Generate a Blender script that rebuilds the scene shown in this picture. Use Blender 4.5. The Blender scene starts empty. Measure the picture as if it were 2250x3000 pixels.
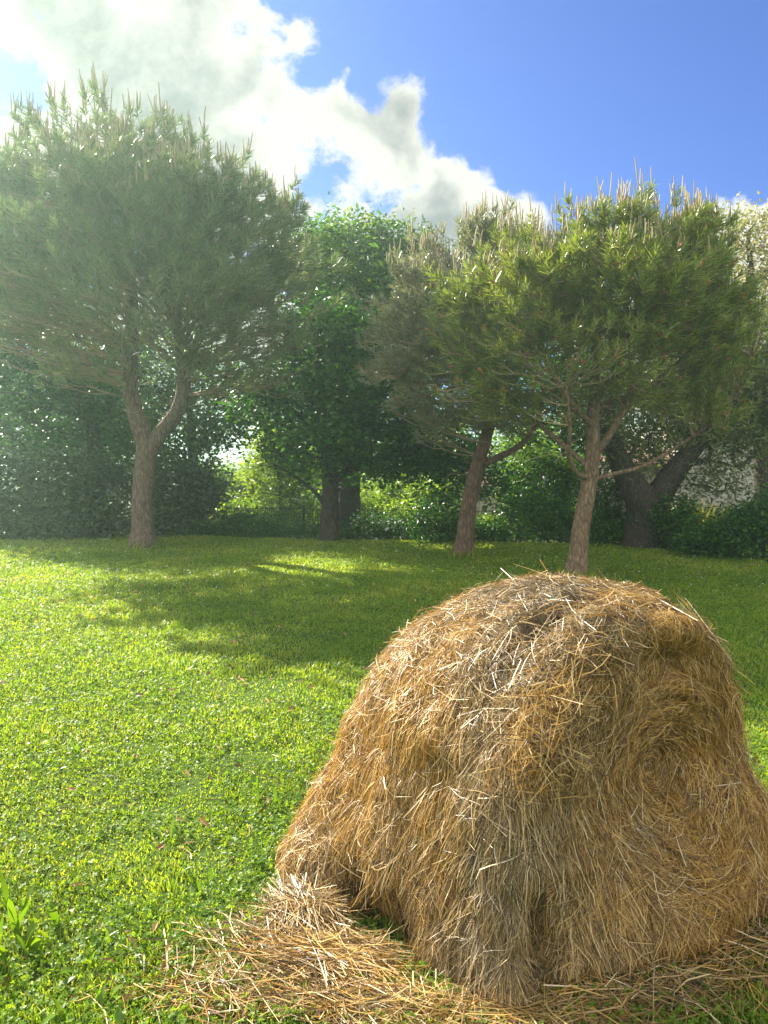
import bpy, math, random
import numpy as np
from mathutils import Vector
from mathutils.bvhtree import BVHTree

R = math.radians
SC = bpy.context.scene
COL = SC.collection
rng = np.random.default_rng(7)
random.seed(7)

# ------------------------------------------------------------------ camera
EYE, PITCH, FOC = 1.6, math.atan(160 / 2166), 2166.0
cam = bpy.data.cameras.new('camera')
cam.sensor_fit = 'VERTICAL'; cam.sensor_height = 36; cam.sensor_width = 27; cam.lens = 26
cam.clip_start = 0.05; cam.clip_end = 2000
camo = bpy.data.objects.new('camera', cam); COL.objects.link(camo)
camo.location = (0, 0, EYE); camo.rotation_euler = (math.pi / 2 - PITCH, 0, 0)
SC.camera = camo

# ------------------------------------------------------------------ light, sky, exposure
SUN_AZ, SUN_EL = R(-43), R(33.5)
SUN = np.array([math.sin(SUN_AZ) * math.cos(SUN_EL), math.cos(SUN_AZ) * math.cos(SUN_EL), math.sin(SUN_EL)])
sl = bpy.data.lights.new('sun', 'SUN'); sl.energy = 5.0; sl.angle = R(0.55); sl.color = (1.0, 0.91, 0.76)
so = bpy.data.objects.new('sun', sl); COL.objects.link(so)
so.rotation_euler = Vector((-SUN[0], -SUN[1], -SUN[2])).to_track_quat('-Z', 'Y').to_euler()
SC.view_settings.view_transform = 'Standard'; SC.view_settings.look = 'None'
SC.view_settings.exposure = 2.0; SC.view_settings.gamma = 1
SC.view_settings.use_curve_mapping = False
SKY_STRENGTH = 0.07
VEIL_DENSITY = 0.0028


class NT:
    """tiny node helper"""
    def __init__(s, tree): s.t = tree
    def n(s, typ, ins=None, **kw):
        nd = s.t.nodes.new(typ)
        for k, v in kw.items(): setattr(nd, k, v)
        for k, v in (ins or {}).items():
            sock = nd.inputs[k]
            if hasattr(v, 'is_output') or isinstance(v, bpy.types.NodeSocket): s.t.links.new(v, sock)
            else: sock.default_value = v
        return nd
    def m(s, op, a, b=0.0, c=0.0, clamp=False):
        nd = s.n('ShaderNodeMath', {0: a, 1: b, 2: c}, operation=op); nd.use_clamp = clamp
        return nd.outputs[0]
    def ramp(s, fac, stops, interp='LINEAR'):
        nd = s.n('ShaderNodeValToRGB', {0: fac}); nd.color_ramp.interpolation = interp
        el = nd.color_ramp.elements
        while len(el) < len(stops): el.new(0.5)
        for e, (p, c) in zip(el, stops):
            e.position = p; e.color = (c[0], c[1], c[2], 1)
        return nd.outputs[0]
    def mix(s, f, a, b, blend='MIX'):
        nd = s.n('ShaderNodeMix', data_type='RGBA', blend_type=blend)
        for sock, v in ((nd.inputs[0], f), (nd.inputs[6], a), (nd.inputs[7], b)):
            if isinstance(v, bpy.types.NodeSocket): s.t.links.new(v, sock)
            elif isinstance(v, (tuple, list)): sock.default_value = (v[0], v[1], v[2], 1)
            else: sock.default_value = v
        return nd.outputs[2]


def build_world():
    w = bpy.data.worlds.new('World'); SC.world = w; w.use_nodes = True
    t = w.node_tree; t.nodes.clear(); N = NT(t)
    sky = N.n('ShaderNodeTexSky', sky_type='NISHITA', sun_disc=False, sun_elevation=SUN_EL,
              sun_rotation=SUN_AZ, altitude=50.0, air_density=1.0, dust_density=0.5, ozone_density=3.0)
    geo = N.n('ShaderNodeTexCoord')
    sep = N.n('ShaderNodeSeparateXYZ', {0: geo.outputs['Generated']})
    x, y, z = sep.outputs
    yy = N.m('MAXIMUM', y, 0.05)
    u, v = N.m('DIVIDE', x, yy), N.m('DIVIDE', z, yy)      # where a direction meets a far wall of air to the north
    uv = N.n('ShaderNodeCombineXYZ', {0: u, 1: v, 2: 0.37}).outputs[0]
    warp = N.n('ShaderNodeTexNoise', {'Vector': uv, 'Scale': 5.0, 'Detail': 4.0})
    wv = N.n('ShaderNodeVectorMath', {0: warp.outputs['Color'], 1: (0.5, 0.5, 0.5)}, operation='SUBTRACT')
    wv2 = N.n('ShaderNodeVectorMath', {0: wv.outputs[0], 'Scale': 0.10}, operation='SCALE')
    uvw = N.n('ShaderNodeVectorMath', {0: uv, 1: wv2.outputs[0]}, operation='ADD').outputs[0]
    fine = N.n('ShaderNodeTexNoise', {'Vector': uvw, 'Scale': 8.0, 'Detail': 11.0, 'Roughness': 0.62}).outputs['Fac']
    # cloud bank: soft blobs (u, v, radius, weight)
    def uvr(px, py, r):
        b = (1500 - py) / 2166; c, sn = math.cos(PITCH), math.sin(PITCH); k = c + b * sn
        return ((px - 1125) / 2166 / k, (-sn + b * c) / k, r / 2166)
    blobs = [uvr(*q) for q in [(60, 60, 330), (260, 260, 280), (480, 120, 240), (640, 30, 120), (640, 250, 170), (520, 420, 240), (790, 320, 110), (700, 520, 200), (-200, 400, 500),
                               (880, 440, 150), (1000, 390, 110), (1120, 400, 100), (1205, 330, 75), (1190, 450, 100), (1130, 590, 160), (1290, 560, 140), (940, 640, 190), (860, 560, 120), (1080, 480, 90), (980, 400, 100),
                               (1390, 610, 80), (745, 150, 62), (760, 40, 55), (868, 60, 32), (880, 97, 22), (1520, 650, 40), (1300, 800, 250), (2300, 900, 280), (2500, 700, 260), (1900, 1150, 300), (600, 1150, 400), (2230, 720, 90)]]
    holes = [(*uvr(985, 500, 42), 1.2), (*uvr(10, 265, 50), 1.2), (*uvr(915, 415, 25), .7), (*uvr(700, 110, 40), .6)]
    su = N.n('ShaderNodeSeparateXYZ', {0: uvw}).outputs
    def dist(bx, bz):
        a = N.m('SUBTRACT', su[0], bx); b = N.m('SUBTRACT', su[1], bz)
        return N.m('SQRT', N.m('ADD', N.m('MULTIPLY', a, a), N.m('MULTIPLY', b, b)))
    acc = None
    for bx, bz, br in blobs:
        f = N.m('MULTIPLY', N.m('SUBTRACT', br + 0.012, dist(bx, bz)), 9.0)
        acc = f if acc is None else N.m('SMOOTH_MAX', acc, f, 0.18)
    acc = N.m('MINIMUM', acc, 0.55)
    for bx, bz, br, wt in holes:
        acc = N.m('SMOOTH_MIN', acc, N.m('ADD', N.m('MULTIPLY', N.m('SUBTRACT', dist(bx, bz), br), 7.0), 0.6 - 0.6 * wt), 0.15)
    acc = N.m('MAXIMUM', acc, -1.5)
    d = N.m('ADD', N.m('MULTIPLY', acc, 1.0), N.m('MULTIPLY', N.m('SUBTRACT', fine, 0.5), 1.75))
    dens = N.n('ShaderNodeMapRange', {0: d, 1: -0.02, 2: 0.20}, interpolation_type='SMOOTHSTEP').outputs[0]
    # lit from the left and behind: thick cores seen from below go grey
    off = N.n('ShaderNodeVectorMath', {0: uvw, 1: (-.035, .05, 0)}, operation='ADD').outputs[0]
    fine2 = N.n('ShaderNodeTexNoise', {'Vector': off, 'Scale': 4.5, 'Detail': 9.0, 'Roughness': 0.62}).outputs['Fac']
    thick = N.m('ADD', N.m('SUBTRACT', N.m('MULTIPLY', acc, 1.5), 0.22), N.m('MULTIPLY', N.m('SUBTRACT', fine2, 0.5), 2.6))
    tk = N.n('ShaderNodeMapRange', {0: thick, 1: 0.15, 2: 0.8}, interpolation_type='SMOOTHSTEP').outputs[0]
    near_sun = N.n('ShaderNodeMapRange', {0: u, 1: 0.3, 2: -0.7}).outputs[0]
    ccol = N.ramp(tk, [(0.0, (3.6, 3.5, 3.2)), (0.3, (2.8, 2.75, 2.6)), (1.0, (1.35, 1.42, 1.52))])
    ccol = N.mix(1.0, ccol, N.mix(near_sun, (0.98, 1.0, 1.0), (0.70, 0.70, 0.70)), 'MULTIPLY')
    tint = N.mix(1.0, sky.outputs[0], (0.235, 0.335, 0.65), 'MULTIPLY')
    front = N.m('GREATER_THAN', y, 0.05)
    fac = N.m('MULTIPLY', dens, front)
    # unseen bright cloud added overhead and behind the viewer as fill light
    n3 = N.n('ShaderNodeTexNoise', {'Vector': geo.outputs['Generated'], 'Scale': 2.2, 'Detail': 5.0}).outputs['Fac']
    rear_fill = N.m('MULTIPLY', N.n('ShaderNodeMapRange', {0: n3, 1: 0.40, 2: 0.58}).outputs[0], N.n('ShaderNodeMapRange', {0: y, 1: 0.35, 2: -0.1}).outputs[0])
    rear_fill = N.m('MULTIPLY', rear_fill, N.n('ShaderNodeMapRange', {0: z, 1: -0.02, 2: 0.1}).outputs[0])
    col = N.mix(rear_fill, N.mix(fac, tint, ccol), (10.0, 9.5, 8.4))
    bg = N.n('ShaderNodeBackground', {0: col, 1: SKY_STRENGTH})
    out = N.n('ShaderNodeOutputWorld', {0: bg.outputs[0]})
build_world()

cy = SC.cycles
cy.max_bounces = 7; cy.diffuse_bounces = 3; cy.glossy_bounces = 2; cy.transmission_bounces = 4
cy.transparent_max_bounces = 4; cy.volume_bounces = 0
cy.caustics_reflective = False; cy.caustics_refractive = False
cy.use_denoising = True
cy.sample_clamp_indirect = 4.0


# ------------------------------------------------------------------ coordinates read off the photograph -> places
def P(px, py, dep):
    """world point at distance dep (world Y) seen at photo pixel px, py"""
    a = (px - 1125) / FOC; b = (1500 - py) / FOC
    c, s = math.cos(PITCH), math.sin(PITCH)
    d = np.array([a, c + b * s, -s + b * c])
    k = dep / d[1]
    return np.array([d[0] * k, dep, EYE + d[2] * k])


def smooth(a, b, x):
    t = np.clip((np.asarray(x, float) - a) / (b - a), 0, 1); return t * t * (3 - 2 * t)


def ground_z(x, y):
    """lawn nearly flat; drops half a metre beyond its far edge"""
    edge = 14.6 - 0.16 * (np.asarray(x, float) + 7.5)
    e = np.asarray(y, float) - edge
    z = -0.5 * smooth(0.6, 3.0, e)
    z = z + 0.02 * np.sin(np.asarray(x) * 1.3 + 0.5) * np.sin(np.asarray(y) * 0.9) * smooth(3, 6, y)
    return z


def G(px, py):
    a = (px - 1125) / FOC; b = (1500 - py) / FOC
    c, s = math.cos(PITCH), math.sin(PITCH)
    d = np.array([a, c + b * s, -s + b * c])
    k = EYE / -d[2]
    return np.array([d[0] * k, d[1] * k, 0.0])


# ------------------------------------------------------------------ mesh helpers
def mesh_obj(name, v, quads=None, tris=None, mat=None, parent=None, smooth_shade=False):
    me = bpy.data.meshes.new(name)
    v = np.ascontiguousarray(v, dtype=np.float32).reshape(-1, 3)
    nq = 0 if quads is None else len(quads); nt = 0 if tris is None else len(tris)
    idx = []
    if nq: idx.append(np.asarray(quads, dtype=np.int32).ravel())
    if nt: idx.append(np.asarray(tris, dtype=np.int32).ravel())
    idx = np.concatenate(idx)
    me.vertices.add(len(v)); me.vertices.foreach_set('co', v.ravel())
    me.loops.add(len(idx)); me.loops.foreach_set('vertex_index', idx)
    me.polygons.add(nq + nt)
    starts = np.concatenate([np.arange(nq) * 4, nq * 4 + np.arange(nt) * 3]).astype(np.int32)
    me.polygons.foreach_set('loop_start', starts)
    me.polygons.foreach_set('use_smooth', np.full(nq + nt, smooth_shade, dtype=bool))
    me.update(calc_edges=True)
    if mat: me.materials.append(mat)
    o = bpy.data.objects.new(name, me); COL.objects.link(o)
    if parent is not None:
        o.parent = parent
        o.location = tuple(-c for c in parent.location)
    return o


def tag(o, label=None, cat=None, group=None, kind=None):
    if label: o['label'] = label
    if cat: o['category'] = cat
    if group: o['group'] = group
    if kind: o['kind'] = kind
    return o


def empty(name, loc, label, cat, group=None):
    o = bpy.data.objects.new(name, None); COL.objects.link(o)
    o.location = tuple(float(c) for c in loc); o.empty_display_size = 0.2
    return tag(o, label, cat, group)


def unit(a): return a / np.maximum(np.linalg.norm(a, axis=-1, keepdims=True), 1e-9)


def frame(d):
    """two unit vectors across each direction d"""
    ref = np.where(np.abs(d[:, 2:3]) < 0.9, np.array([[0, 0, 1.0]]), np.array([[1.0, 0, 0]]))
    a = unit(np.cross(d, ref)); b = np.cross(d, a)
    return a, b


class Mesh:
    """gathers pieces and links them as one mesh"""
    def __init__(s): s.v = []; s.q = []; s.t = []; s.n = 0
    def add(s, v, q=None, t=None):
        v = np.asarray(v, float).reshape(-1, 3)
        if q is not None and len(q): s.q.append(np.asarray(q).reshape(-1, 4) + s.n)
        if t is not None and len(t): s.t.append(np.asarray(t).reshape(-1, 3) + s.n)
        s.v.append(v); s.n += len(v)
    def box(s, lo, hi, M=None):
        x0, y0, z0 = lo; x1, y1, z1 = hi
        v = np.array([[x0, y0, z0], [x1, y0, z0], [x1, y1, z0], [x0, y1, z0], [x0, y0, z1], [x1, y0, z1], [x1, y1, z1], [x0, y1, z1]], float)
        if M is not None: v = M(v)
        s.add(v, [[0, 3, 2, 1], [4, 5, 6, 7], [0, 1, 5, 4], [1, 2, 6, 5], [2, 3, 7, 6], [3, 0, 4, 7]])
    def tubes(s, a, b, ra, rb, sides=5):
        """one open tapered tube per row"""
        n = len(a)
        if not n: return
        d = unit(b - a); e1, e2 = frame(d)
        th = np.arange(sides) * 2 * math.pi / sides
        c, sn = np.cos(th)[None, :, None], np.sin(th)[None, :, None]
        off = e1[:, None] * c + e2[:, None] * sn
        v = np.concatenate([a[:, None] + off * ra[:, None, None], b[:, None] + off * rb[:, None, None]], axis=1)
        i = np.arange(sides); j = (i + 1) % sides
        f = np.stack([i, j, j + sides, i + sides], axis=1)
        q = (np.arange(n)[:, None, None] * 2 * sides + f[None]).reshape(-1, 4)
        s.add(v.reshape(-1, 3), q)
    def chain(s, pts, rad, sides=14, knob=0.0):
        """smooth tube along a polyline, resampled"""
        pts = np.asarray(pts, float); rad = np.asarray(rad, float)
        L = np.concatenate([[0], np.cumsum(np.linalg.norm(np.diff(pts, axis=0), axis=1))])
        n = max(8, int(L[-1] / 0.08)); u = np.linspace(0, L[-1], n)
        p = np.stack([cubic(L, pts[:, k], u) for k in range(3)], axis=1); r = np.interp(u, L, rad)
        d = unit(np.gradient(p, axis=0))
        e1 = unit(np.cross(d, np.array([0.13, 1.0, 0.05])))
        e2 = np.cross(d, e1)
        th = np.arange(sides) * 2 * math.pi / sides
        rr = r[:, None] * (1 + knob * rng.normal(size=(n, sides)))
        v = p[:, None] + e1[:, None] * (np.cos(th)[None, :, None] * rr[..., None]) + e2[:, None] * (np.sin(th)[None, :, None] * rr[..., None])
        i = np.arange(sides); j = (i + 1) % sides
        f = np.stack([i, j, j + sides, i + sides], axis=1)
        q = (np.arange(n - 1)[:, None, None] * sides + f[None]).reshape(-1, 4)
        v = np.concatenate([v.reshape(-1, 3), p[-1:]])
        t = np.stack([i + (n - 1) * sides, j + (n - 1) * sides, np.full(sides, n * sides)], axis=1)
        s.add(v, q, t)
    def build(s, name, mat, parent=None, smooth_shade=False):
        return mesh_obj(name, np.concatenate(s.v), np.concatenate(s.q) if s.q else None,
                        np.concatenate(s.t) if s.t else None, mat, parent, smooth_shade)


def cubic(xs, ys, u):
    """Catmull-Rom through the samples"""
    m = np.gradient(ys, xs) if len(xs) > 2 else np.full(len(xs), (ys[-1] - ys[0]) / (xs[-1] - xs[0]))
    k = np.clip(np.searchsorted(xs, u) - 1, 0, len(xs) - 2)
    h = xs[k + 1] - xs[k]; t = (u - xs[k]) / h
    return ((2 * t**3 - 3 * t**2 + 1) * ys[k] + (t**3 - 2 * t**2 + t) * h * m[k] + (-2 * t**3 + 3 * t**2) * ys[k + 1] + (t**3 - t**2) * h * m[k + 1])


_perm = rng.random((64, 64, 64))
def vnoise(p, scale, seed=0.0):
    """value noise in [-1, 1]"""
    q = np.asarray(p, float) * scale + 17.3 + seed * 5.17
    i = np.floor(q).astype(int); f = q - i; f = f * f * (3 - 2 * f)
    r = 0
    for dx in (0, 1):
        for dy in (0, 1):
            for dz in (0, 1):
                w = (f[..., 0] if dx else 1 - f[..., 0]) * (f[..., 1] if dy else 1 - f[..., 1]) * (f[..., 2] if dz else 1 - f[..., 2])
                r = r + w * _perm[(i[..., 0] + dx) % 64, (i[..., 1] + dy) % 64, (i[..., 2] + dz) % 64]
    return r * 2 - 1


# ------------------------------------------------------------------ materials
def material(name):
    m = bpy.data.materials.new(name); m.use_nodes = True
    m.node_tree.nodes.clear()
    N = NT(m.node_tree)
    out = N.n('ShaderNodeOutputMaterial')
    return m, N, out


def leaf_mat(name, cols, trans, gloss=0.35, rough=0.4, tfac=0.45, patch=0.6, patch_scale=0.8):
    """leaves: colour differs leaf by leaf and patch by patch; light passes through"""
    m, N, out = material(name)
    geo = N.n('ShaderNodeNewGeometry')
    tc = N.n('ShaderNodeTexCoord')
    nz = N.n('ShaderNodeTexNoise', {'Vector': tc.outputs['Object'], 'Scale': patch_scale, 'Detail': 3.0}).outputs['Fac']
    f = N.m('ADD', N.m('MULTIPLY', geo.outputs['Random Per Island'], 0.75), N.m('MULTIPLY', N.m('SUBTRACT', nz, 0.38), patch), clamp=True)
    k = len(cols)
    col = N.ramp(f, [(i / max(k - 1, 1), c) for i, c in enumerate(cols)])
    pr = N.n('ShaderNodeBsdfPrincipled', {'Base Color': col, 'Roughness': rough, 'Specular IOR Level': gloss})
    tcol = N.mix(1.0, col, trans, 'MULTIPLY')
    tr = N.n('ShaderNodeBsdfTranslucent', {'Color': tcol})
    mx = N.n('ShaderNodeMixShader', {0: tfac, 1: pr.outputs[0], 2: tr.outputs[0]})
    N.t.links.new(mx.outputs[0], out.inputs[0])
    return m


def bark_mat(name, dark, light, scale=9.0, stretch=0.28, bump=0.9):
    m, N, out = material(name)
    tc = N.n('ShaderNodeTexCoord')
    mp = N.n('ShaderNodeMapping', {0: tc.outputs['Object'], 3: (1, 1, stretch)})
    wn = N.n('ShaderNodeTexNoise', {'Vector': mp.outputs[0], 'Scale': scale * 0.8, 'Detail': 4.0})
    vv = N.n('ShaderNodeMix', data_type='VECTOR')
    vv.inputs[0].default_value = 0.10
    N.t.links.new(mp.outputs[0], vv.inputs[4]); N.t.links.new(wn.outputs['Color'], vv.inputs[5])
    vo = N.n('ShaderNodeTexVoronoi', {'Vector': vv.outputs[1], 'Scale': scale * 3.6, 'Randomness': 1.0}, feature='DISTANCE_TO_EDGE')
    v2 = N.n('ShaderNodeTexVoronoi', {'Vector': vv.outputs[1], 'Scale': scale * 1.5}, feature='DISTANCE_TO_EDGE')
    fi = N.n('ShaderNodeTexNoise', {'Vector': mp.outputs[0], 'Scale': scale * 4, 'Detail': 8.0, 'Roughness': 0.75})
    crack = N.n('ShaderNodeMapRange', {0: vo.outputs['Distance'], 1: 0.0, 2: 0.30}).outputs[0]
    crack2 = N.n('ShaderNodeMapRange', {0: v2.outputs['Distance'], 1: 0.0, 2: 0.10}).outputs[0]
    h = N.m('ADD', N.m('MULTIPLY', crack, 0.35), N.m('ADD', N.m('MULTIPLY', crack2, 0.2), N.m('MULTIPLY', fi.outputs['Fac'], 0.75)))
    big = N.n('ShaderNodeTexNoise', {'Vector': tc.outputs['Object'], 'Scale': 1.4, 'Detail': 3.0}).outputs['Fac']
    col = N.ramp(N.m('MULTIPLY', h, 0.8), [(0.18, tuple(c * 0.4 for c in dark)), (0.45, dark), (0.85, light)])
    col = N.mix(N.m('MULTIPLY', big, 0.4), col, tuple(0.4 * (a + b) * f for a, b, f in zip(dark, light, (1.1, 0.95, 0.85))))
    bp = N.n('ShaderNodeBump', {'Height': h, 'Strength': bump, 'Distance': 0.03})
    pr = N.n('ShaderNodeBsdfPrincipled', {'Base Color': col, 'Roughness': 0.9, 'Specular IOR Level': 0.15, 'Normal': bp.outputs[0]})
    N.t.links.new(pr.outputs[0], out.inputs[0])
    return m


def plain_mat(name, col, rough=0.6, var=0.25, scale=12.0, metal=0.0, island=False):
    m, N, out = material(name)
    tc = N.n('ShaderNodeTexCoord')
    nz = N.n('ShaderNodeTexNoise', {'Vector': tc.outputs['Object'], 'Scale': scale, 'Detail': 5.0}).outputs['Fac']
    if island:
        nz = N.n('ShaderNodeNewGeometry').outputs['Random Per Island']
    c = N.mix(nz, tuple(max(0, x * (1 - var)) for x in col), tuple(min(1, x * (1 + var)) for x in col))
    pr = N.n('ShaderNodeBsdfPrincipled', {'Base Color': c, 'Roughness': rough, 'Metallic': metal, 'Specular IOR Level': 0.3})
    N.t.links.new(pr.outputs[0], out.inputs[0])
    return m


def straw_mat():
    m, N, out = material('dry_straw')
    geo = N.n('ShaderNodeNewGeometry'); tc = N.n('ShaderNodeTexCoord')
    rnd = geo.outputs['Random Per Island']
    col = N.ramp(rnd, [(0.0, (0.04, 0.022, 0.006)), (0.22, (0.20, 0.11, 0.022)), (0.50, (0.40, 0.24, 0.048)), (0.74, (0.56, 0.35, 0.08)),
                       (0.92, (0.68, 0.48, 0.17)), (1.0, (0.80, 0.68, 0.42))])
    # weathered grey where rain sat, golden where layers have been pulled open
    n1 = N.n('ShaderNodeTexNoise', {'Vector': tc.outputs['Object'], 'Scale': 2.6, 'Detail': 3.0}).outputs['Fac']
    grey = N.mix(1.0, N.ramp(rnd, [(0, (0.03, 0.023, 0.014)), (0.25, (0.13, 0.10, 0.055)), (0.55, (0.25, 0.195, 0.105)), (0.9, (0.42, 0.35, 0.22)), (1, (0.66, 0.58, 0.43))]), (1, 1, 1), 'MULTIPLY')
    at = N.n('ShaderNodeAttribute', attribute_name='weather')
    gw = N.m('ADD', at.outputs['Fac'], N.m('MULTIPLY', N.m('SUBTRACT', n1, 0.5), 1.6), clamp=True)
    col = N.mix(gw, col, grey)
    pr = N.n('ShaderNodeBsdfPrincipled', {'Base Color': col, 'Roughness': 0.42, 'Specular IOR Level': 0.45})
    tr = N.n('ShaderNodeBsdfTranslucent', {'Color': N.mix(1.0, col, (1.1, 0.85, 0.45), 'MULTIPLY')})
    mx = N.n('ShaderNodeMixShader', {0: 0.22, 1: pr.outputs[0], 2: tr.outputs[0]})
    N.t.links.new(mx.outputs[0], out.inputs[0])
    return m


def ground_mat():
    m, N, out = material('lawn_soil')
    tc = N.n('ShaderNodeTexCoord')
    a = N.n('ShaderNodeTexNoise', {'Vector': tc.outputs['Object'], 'Scale': 1.1, 'Detail': 4.0}).outputs['Fac']
    b = N.n('ShaderNodeTexNoise', {'Vector': tc.outputs['Object'], 'Scale': 38.0, 'Detail': 6.0, 'Roughness': 0.75}).outputs['Fac']
    g = N.ramp(b, [(0.25, (0.022, 0.040, 0.008)), (0.55, (0.055, 0.10, 0.016)), (0.8, (0.10, 0.15, 0.03))])
    c = N.mix(N.n('ShaderNodeMapRange', {0: a, 1: 0.55, 2: 0.75}).outputs[0], g, (0.085, 0.085, 0.03))
    bp = N.n('ShaderNodeBump', {'Height': b, 'Strength': 0.8, 'Distance': 0.02})
    pr = N.n('ShaderNodeBsdfPrincipled', {'Base Color': c, 'Roughness': 0.9, 'Specular IOR Level': 0.1, 'Normal': bp.outputs[0]})
    N.t.links.new(pr.outputs[0], out.inputs[0])
    return m


def stone_mat(name, c0, c1, mortar, scale=3.2, squash=0.5):
    m, N, out = material(name)
    tc = N.n('ShaderNodeTexCoord')
    mp = N.n('ShaderNodeMapping', {0: tc.outputs['Object'], 3: (1, 1, 1 / squash)})
    wn = N.n('ShaderNodeTexNoise', {'Vector': mp.outputs[0], 'Scale': 3.0, 'Detail': 3.0})
    vv = N.n('ShaderNodeMix', data_type='VECTOR'); vv.inputs[0].default_value = 0.12
    N.t.links.new(mp.outputs[0], vv.inputs[4]); N.t.links.new(wn.outputs['Color'], vv.inputs[5])
    e = N.n('ShaderNodeTexVoronoi', {'Vector': vv.outputs[1], 'Scale': scale}, feature='DISTANCE_TO_EDGE').outputs['Distance']
    cc = N.n('ShaderNodeTexVoronoi', {'Vector': vv.outputs[1], 'Scale': scale}).outputs['Color']
    nz = N.n('ShaderNodeTexNoise', {'Vector': tc.outputs['Object'], 'Scale': 14.0, 'Detail': 6.0}).outputs['Fac']
    sv = N.n('ShaderNodeSeparateColor', {0: cc}).outputs[0]
    col = N.mix(N.m('ADD', N.m('MULTIPLY', sv, 0.7), N.m('MULTIPLY', nz, 0.3)), c0, c1)
    j = N.n('ShaderNodeMapRange', {0: e, 1: 0.0, 2: 0.07}).outputs[0]
    col = N.mix(j, mortar, col)
    bp = N.n('ShaderNodeBump', {'Height': N.m('ADD', j, N.m('MULTIPLY', nz, 0.3)), 'Strength': 0.7, 'Distance': 0.03})
    pr = N.n('ShaderNodeBsdfPrincipled', {'Base Color': col, 'Roughness': 0.92, 'Specular IOR Level': 0.1, 'Normal': bp.outputs[0]})
    N.t.links.new(pr.outputs[0], out.inputs[0])
    return m


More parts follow.
